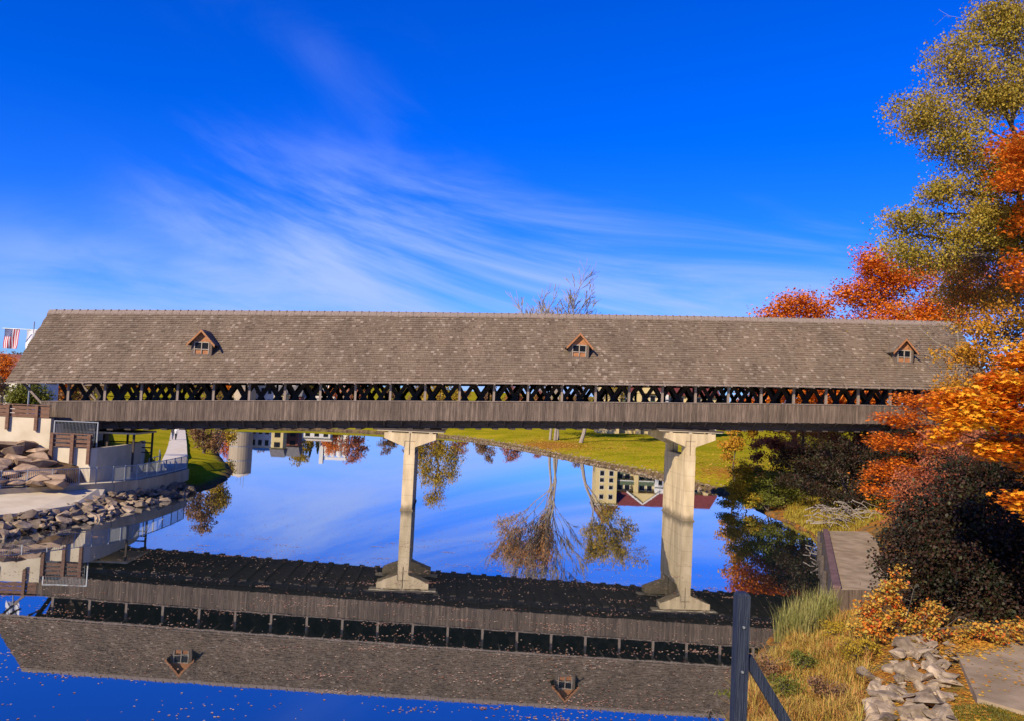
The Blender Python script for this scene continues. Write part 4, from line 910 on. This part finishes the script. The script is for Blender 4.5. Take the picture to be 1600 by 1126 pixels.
for i, (x, y, D, lm_, lab) in enumerate([(1215,1075,24.5,L_green,'low green weed clump in the dry grass by the post brace'),(1300,1010,27,L_gold,'straw yellow weed clump near the reeds'),(1290,1090,24.5,L_brown,'brown dried weed clump in the dry grass'),(1340,1060,25.5,L_gold,'yellow weed clump beside the grey rocks'),(1190,1045,26,L_brown,'rusty weed clump at the water behind the post'),(1250,1040,26,L_green,'green leafy weed in the middle of the dry grass')]):
    q = onz(x, y, .9); q = ground_pt(max(q[0], 39.0), q[1])
    blob_tree('weed_clump', lab, 'weed', 'weeds in the dry grass', q, [(q+[r_.uniform(-.3, .3), r_.uniform(-.3, .3), r_.uniform(.25, .6)], (.5, .5, .28)) for k in range(3)], .012, .075, lm_, 900, .11, 300+i, ncl=40)
# leaf litter on the near bank and slab
r_ = np.random.default_rng(81)
Pl = scatter([(1340,1180),(1330,1040),(1370,990),(1500,985),(1560,1180)], 1.7, 3800, 82); Pl[:, 2] += .03
Ps = np.array([pc[0][:2], pc[2][:2]]); q = r_.uniform(0, 1, (260, 2)); sl = (pc[0]+(pc[1]-pc[0])*q[:, :1])+(pc[4]-pc[0])*q[:, 1:]; sl[:, 2] = 2.042
edge = np.concatenate([pc[0]+(pc[5]-pc[0])*r_.uniform(0, 1.2, (900, 1))+r_.normal(size=(900, 3))*[.28, .28, 0]]); edge[:, 2] = 2.055
props(link('leaf_litter', leaf_mesh('leaf_litter', np.concatenate([Pl, sl, edge]), .10, 83, MAPLE, flat=4.), L_litter), 'fallen orange and yellow leaves on the rocks and slab', 'leaves', kind='stuff')
r_ = np.random.default_rng(95); q = np.concatenate([np.stack([r_.normal(48, 9, 5000), r_.normal(86, 14, 5000)], 1), np.stack([r_.normal(66, 7, 2500), r_.normal(38, 12, 2500)], 1), np.stack([r_.uniform(40, 110, 2500), r_.uniform(20, 130, 2500)], 1)]); q = q[river_sd(q) > .6]
props(link('lawn_leaves', leaf_mesh('lawn_leaves', np.stack([q[:, 0], q[:, 1], terrain(q[:, 0], q[:, 1])+.05], 1), .26, 96, KITE, flat=2.), L_litter), 'orange fallen leaves scattered over the far lawn', 'leaves', kind='stuff')
# floating leaves
r_ = np.random.default_rng(91); cl = np.stack([r_.uniform(4, 44, 260), r_.uniform(-47, -12, 260)], 1)
i_ = r_.integers(0, 260, 8000); fp = cl[i_]+r_.normal(size=(8000, 2))*np.array([1.1, .35])*r_.uniform(.2, 1.3, 260)[i_][:, None]
fp = np.concatenate([fp, np.stack([r_.uniform(0, 48, 4000), r_.uniform(-47, 5, 4000)], 1), np.stack([r_.uniform(5, 55, 900), r_.uniform(-10, 90, 900)], 1)])
fp = fp[river_sd(fp) < -.05]
props(link('floating_leaves', leaf_mesh('floating_leaves', np.concatenate([fp, np.full((len(fp), 1), .012)], 1), .085, 92, KITE*[1, 1, .25], flat=30.), L_float), 'fallen leaves drifting on the river surface', 'leaves', kind='stuff')

# ------------------------------------------------------------------ far bank
GL = 'tall cottonwoods on the lawn'
for i, (x, D, lean, lab, st) in enumerate([(868, 165, (.075, 0), 'tall bare cottonwood with three trunks on the lawn', 3), (909, 158, (.06, 0), 'single trunked cottonwood on the lawn with gold leaves', 1)]):
    b = gD(x, D); ax = b[0]
    bare_tree('cottonwood_tree', lab, 'tree', GL, b, 28.5 if i == 0 else 23, .30 if i == 0 else .42, 101+i, m_barkp, 5, lean=lean, spread=.34 if i == 0 else .40, stems=st, leaves=11000 if i == 0 else 8000, leaf=.36, minr=.05, lmat=leafmat('cottonwood_leaves', [(.34,.13,.05),(.52,.22,.07),(.60,.30,.08),(.40,.20,.08)]) if i == 0 else L_gold, first=.32,
        leaf_fun=(lambda T, ax=ax: (T[:, 0] < ax+.5) & (T[:, 2] < 24)) if i == 0 else (lambda T: T[:, 2] < 24))
b = gD(688, 200)
blob_tree('golden_willow', 'golden weeping willow on the far bank', 'tree', None, b, [B(688,600,200,22,16),B(670,615,200,18,16),B(710,610,200,16,16),B(690,570,200,16,14),B(660,640,200,14,14),B(715,640,200,14,16),B(690,640,200,22,14)], .5, .42, L_gold, 9000, .7, 110, ncl=150, droop=1.6)
far_kinds = [('brown_tree', 'bare brown tree in the far tree line', L_brown), ('orange_tree', 'orange autumn tree in the far tree line', L_orange), ('gold_tree', 'gold leaved tree in the far tree line', L_gold), ('russet_tree', 'russet tree in the far tree line', L_red)]
protos = []
for k, (nm, lab, lm_) in enumerate(far_kinds):
    bl = [((0,0,6.5),(3,3,2.6)),((-2,.5,5),(2.3,2.3,2)),((2.2,-.4,5.2),(2.4,2.4,2)),((.4,.6,8.4),(1.8,1.8,1.6)),((-1,-.5,3.4),(2.4,2.4,1.4)),((1.4,0,3.2),(2.2,2.2,1.3))]
    protos.append(blob_tree(nm, lab, 'tree', 'far tree line', (0, 0, 0), bl, .26, .46, lm_, 2400, .6, 120+k, ncl=70))
r_ = random.Random(131); used = [0]*4
for i in range(40):
    x = -175+i*9.5+r_.uniform(-3, 3); y = 232+r_.uniform(-12, 26)+max(0, (abs(x-20)-90))*-.35; k = r_.choice((0, 0, 1, 2, 3, 0, 3))
    if 50 < x < 130 and y < 250: y += 30
    o = protos[k] if not used[k] else dup(protos[k]); used[k] = 1
    o.location = (x, y, tz(x, y)-.1); sc_ = r_.uniform(.9, 1.5); o.scale = (sc_*1.05, sc_*1.05, sc_); o.rotation_euler = (0, 0, r_.uniform(0, 6.28))
# trees on the left bank and beyond the bridge end
GLB = 'trees on the left bank beyond the bridge'
for i, (x, D, bl, lab, nm, lm_) in enumerate([
    (322, 100, [(322,640,20,24),(312,680,16,20),(335,690,13,20),(328,615,16,18)], 'russet brown tree at the water on the left bank', 'russet_tree', L_brown),
    (345, 112, [(350,625,18,20),(345,655,16,18),(358,680,9,12)], 'gold and brown tree further along the left bank', 'gold_tree', L_gold),
    (48, 90, [(45,612,22,14),(62,622,16,10),(30,622,14,12)], 'green tree seen below the eave at the bridge end', 'green_tree', L_green),
    (5, 120, [(4,565,18,16),(-15,590,22,20),(14,585,10,14)], 'rusty orange tree beside the timbered house', 'orange_tree', L_orange),
    (-30, 105, [(-30,560,30,30),(-10,600,24,24)], 'brown tree left of the timbered house', 'brown_tree', L_brown)]):
    blob_tree(nm, lab, 'tree', GLB, gD(x, D), [B(a, b, D, c, d) for a, b, c, d in bl], .2, .26, lm_, 5200, .45, 140+i, ncl=90)
r_ = random.Random(151)
for i in range(12):
    o = dup(protos[i % 4]); x = -46-i*5+r_.uniform(-3, 3); y = 95+i*9+r_.uniform(-8, 8); o.location = (x, y, tz(x, y)-.1); o['group'] = 'trees beyond the footpath'; o['label'] = ['bare brown tree', 'orange tree', 'gold tree', 'russet tree'][i % 4]+' on the rise beyond the footpath'; sc_ = r_.uniform(.8, 1.2); o.scale = (sc_, sc_, sc_)
for i, (x, D) in enumerate([(470, 290), (488, 296), (500, 310)]):
    b = gD(x, D); h = 13-i; t = thing('spruce_tree', 'dark spruce beside the white silos', 'tree', b, 'spruces by the silos'); part(t, 'trunk', MB().tube([b-[0,0,.2], b+[0,0,h*.95]], [.25,.04], 6), m_bark)
    r2 = np.random.default_rng(160+i); u = r2.uniform(0, 1, 2600)**.6; a = r2.uniform(0, 6.28, 2600); rr_ = (.15+2.6*u*(.75+.25*np.sin(u*60)))*r2.uniform(.5, 1, 2600); P = np.stack([rr_*np.cos(a), rr_*np.sin(a), h*(1-u*.93)-rr_*.15], 1)
    link('crown', leaf_mesh('crown', P, .5, 161+i), L_spruce, t)

# ------------------------------------------------------------------ buildings
def windows(t, wins, m_frame):
    for (xc, y, zc_, w_, h_) in wins:
        f = part(t, 'window', MB().box(xc-w_/2-.1, xc+w_/2+.1, y-.06, y-.01, zc_-h_/2-.1, zc_+h_/2+.1), m_frame)
        p = MB().box(xc-w_/2, xc+w_/2, y-.09, y-.062, zc_-h_/2, zc_+h_/2); o = link('pane', p.mesh('pane', root_of(t)), m_glass, f)
m_cream = mat('cream_render', (.62,.48,.22), .85, c2=(.70,.56,.28), scale=.4); m_maroon = mat('maroon_roof', (.14,.03,.025), .8, c2=(.20,.045,.035), scale=1.5); m_white = mat('white_render', (.70,.68,.64), .85, c2=(.78,.76,.72), scale=.5)
m_timber = mat('black_timber', (.03,.022,.02), .8); m_grn = mat('balcony_green', (.10,.13,.07), .6); m_tan = mat('tan_steel', (.42,.33,.23), .7, c2=(.50,.40,.28), scale=.6, stretch=(4,4,.4)); m_brick = mat('red_brick', (.22,.07,.05), .85, c2=(.28,.10,.07), scale=2)
q = gD(952, 200); hx, hy, hz = q; W = 2.65
t = thing('lodge_building', 'cream lodge with a tower, balconies and a maroon roof beyond the lawn', 'building', (hx+10, hy+5, hz))
part(t, 'tower_wall', MB().box(hx-W, hx+W, hy, hy+2*W, hz-.5, 15.4), m_cream)
part(t, 'tower_cornice', MB().box(hx-W-.3, hx+W+.3, hy-.3, hy+2*W+.3, 15.402, 15.75), m_white)
part(t, 'tower_roof', MB().add([(hx-W-.5,hy-.5,15.752),(hx+W+.5,hy-.5,15.752),(hx+W+.5,hy+2*W+.5,15.752),(hx-W-.5,hy+2*W+.5,15.752),(hx,hy+W,20.6)], [(3,2,1,0),(0,1,4),(1,2,4),(2,3,4),(3,0,4)]), m_maroon)
part(t, 'finial', MB().tube([(hx,hy+W,20.5),(hx,hy+W,22.2)], [.12,.03], 6), m_timber)
X2, X3 = hx+W+.003, hx+28
part(t, 'main_wall', MB().box(X2, X3, hy+2.5, hy+13, hz-.5, 12.4), m_cream)
part(t, 'main_roof', MB().add([(X2,hy+1.5,12.402),(X3+.8,hy+1.5,12.402),(X3+.8,hy+14,12.402),(X2,hy+14,12.402),(X2,hy+7.75,16.6),(X3+.8,hy+7.75,16.6)], [(3,2,1,0),(0,1,5,4),(2,3,4,5),(1,2,5),(3,0,4)]), m_maroon)
gx_ = hx+9.5
part(t, 'gable_wall', MB().extr([(gx_-3.4,12.5),(gx_+3.4,12.5),(gx_,14.9)], hy+1.2, hy+6), m_cream)
for s_ in (-1, 1): part(t, 'gable_barge', MB().bar((gx_+s_*4.1, hy+1.0, 12.2), (gx_, hy+1.0, 15.2), .3, .35), m_white)
part(t, 'half_timbered_bay', MB().box(hx+12.6, hx+15.2, hy+1.4, hy+2.498, hz-.5, 12.39), m_white)
for z in (5.5, 8.2, 10.9): part(t, 'timber', MB().box(hx+12.58, hx+15.22, hy+1.3, hy+1.398, z, z+.22), m_timber)
for z in (4.0, 6.7, 9.4):
    part(t, 'balcony', MB().box(X2+.3, hx+12.3, hy+1.2, hy+2.498, z, z+.2), m_white); part(t, 'balustrade', MB().box(X2+.3, hx+12.3, hy+1.2, hy+1.26, z+.202, z+1.2), m_grn)
    part(t, 'balcony', MB().box(hx+15.5, X3-.3, hy+1.2, hy+2.498, z, z+.2), m_white); part(t, 'balustrade', MB().box(hx+15.5, X3-.3, hy+1.2, hy+1.26, z+.202, z+1.2), m_grn)
for x in (7.2, 20, 25): part(t, 'pilaster', MB().box(hx+x, hx+x+1.1, hy+1.0, hy+2.498, hz-.5, 12.39), m_cream)
wn_ = [(hx+sx*1.15, hy, z, 1.0, h_) for sx in (-1, 1) for z, h_ in ((5.0,1.3),(7.8,1.2),(9.5,1.0),(11.3,.9),(13.6,1.1))]
wn_ += [(X2+1.2+k*1.9, hy+2.5, z+1.35, 1.2, 1.9) for k in (0, 1, 3, 4) for z in (4.2, 6.9, 9.6)]+[(hx+13.9, hy+1.4, z, .9, 1.3) for z in (4.4, 7.0, 9.7)]+[(hx+16.6+k*2.2, hy+2.5, z+1.35, 1.2, 1.9) for k in (0, 1, 3, 4) for z in (4.2, 6.9, 9.6)]
windows(t, wn_, m_white)
# tan storage tank with antenna
q = gD(380, 260); x, y, z = q
t = thing('storage_tank', 'tall tan cylindrical tank with antennas on its roof beyond the far bank', 'tank', q)
part(t, 'shell', MB().tube([(x,y,z-.5),(x,y,18.2)], 3.6, 28), m_tan); part(t, 'roof', MB().tube([(x,y,18.2),(x,y,18.9),(x,y,19.6)], [3.75,2.6,.3], 28), m_concw)
for dx in (-.6, .5, 1.4): part(t, 'antenna', MB().tube([(x+dx,y,19),(x+dx,y,21.5+dx)], .08, 6), m_metal)
for zz_ in (5, 9.5, 14): part(t, 'hoop', MB().tube([(x,y,zz_),(x,y,zz_+.2)], 3.68, 28), m_metal)
q = gD(528, 300); x, y, z = q
t = thing('grain_elevator', 'white grain elevator with a row of silos beyond the far bank', 'grain elevator', q)
for k in range(4): part(t, 'silo', MB().tube([(x-3.2+k*2.3,y,z-.5),(x-3.2+k*2.3,y,14.4),(x-3.2+k*2.3,y,14.9)], [1.1,1.1,.3], 18), m_white)
part(t, 'headhouse', MB().box(x-5.8, x-4.4, y-1.2, y+1.2, z-.5, 17.5), m_white); part(t, 'gallery', MB().box(x-4.39, x+4.6, y-.5, y+.5, 14.95, 16), m_white)
def house(name, label, x, y, w_, d_, h_, rh, wm, rm, cols, rows, group=None):
    z = tz(x, y); t = thing(name, label, 'building', (x, y, z), group)
    part(t, 'wall', MB().box(x-w_/2, x+w_/2, y, y+d_, z-.5, z+h_), wm)
    part(t, 'roof', MB().add([(x-w_/2-.4,y-.5,z+h_+.003),(x+w_/2+.4,y-.5,z+h_+.003),(x+w_/2+.4,y+d_+.5,z+h_+.003),(x-w_/2-.4,y+d_+.5,z+h_+.003),(x-w_/2-.4,y+d_/2,z+h_+rh),(x+w_/2+.4,y+d_/2,z+h_+rh)], [(3,2,1,0),(0,1,5,4),(2,3,4,5),(1,2,5),(3,0,4)]), rm)
    windows(t, [(x-w_/2+w_*(i+.5)/cols, y, z+h_*(j+.55)/rows, w_/cols*.45, h_/rows*.45) for i in range(cols) for j in range(rows)], m_timber)
    return t
m_grey = mat('grey_roof', (.12,.11,.10), .8, c2=(.18,.17,.16), scale=2)
def hp(x, D): p_ = atD(x, 640, D); return p_[0], p_[1]
house('white_building', 'long low white building on the far bank beside the tank', *hp(425, 265), 13, 8, 7.5, 1.2, m_white, m_concw, 6, 2)
house('brick_house', 'red brick house with a grey roof on the far bank', *hp(452, 235), 6, 6, 5.2, 3, m_brick, m_grey, 2, 2)
house('yellow_house', 'small yellow house between the brick house and the white building', *hp(436, 228), 3.2, 5, 5.6, 2.4, m_cream, m_grey, 1, 2)
house('white_shed', 'pale flat roofed shed in front of the grain elevator', *hp(490, 270), 12, 6, 4.0, .8, m_white, m_concw, 4, 1)
t = house('timbered_house', 'white half timbered house past the left end of the bridge', *hp(2, 125), 9, 8, 6.5, 4, m_white, m_brick, 3, 2)
hx_, hy_ = hp(2, 125); hz_ = tz(hx_, hy_)
for k in range(5): part(t, 'timber', MB().box(hx_-4.5+k*2.2, hx_-4.5+k*2.2+.2, hy_-.12, hy_-.002, hz_, hz_+6.45), m_timber)
for zz_ in (3.1, 6.2): part(t, 'timber', MB().box(hx_-4.5, hx_+4.5, hy_-.16, hy_-.122, hz_+zz_, hz_+zz_+.22), m_timber)
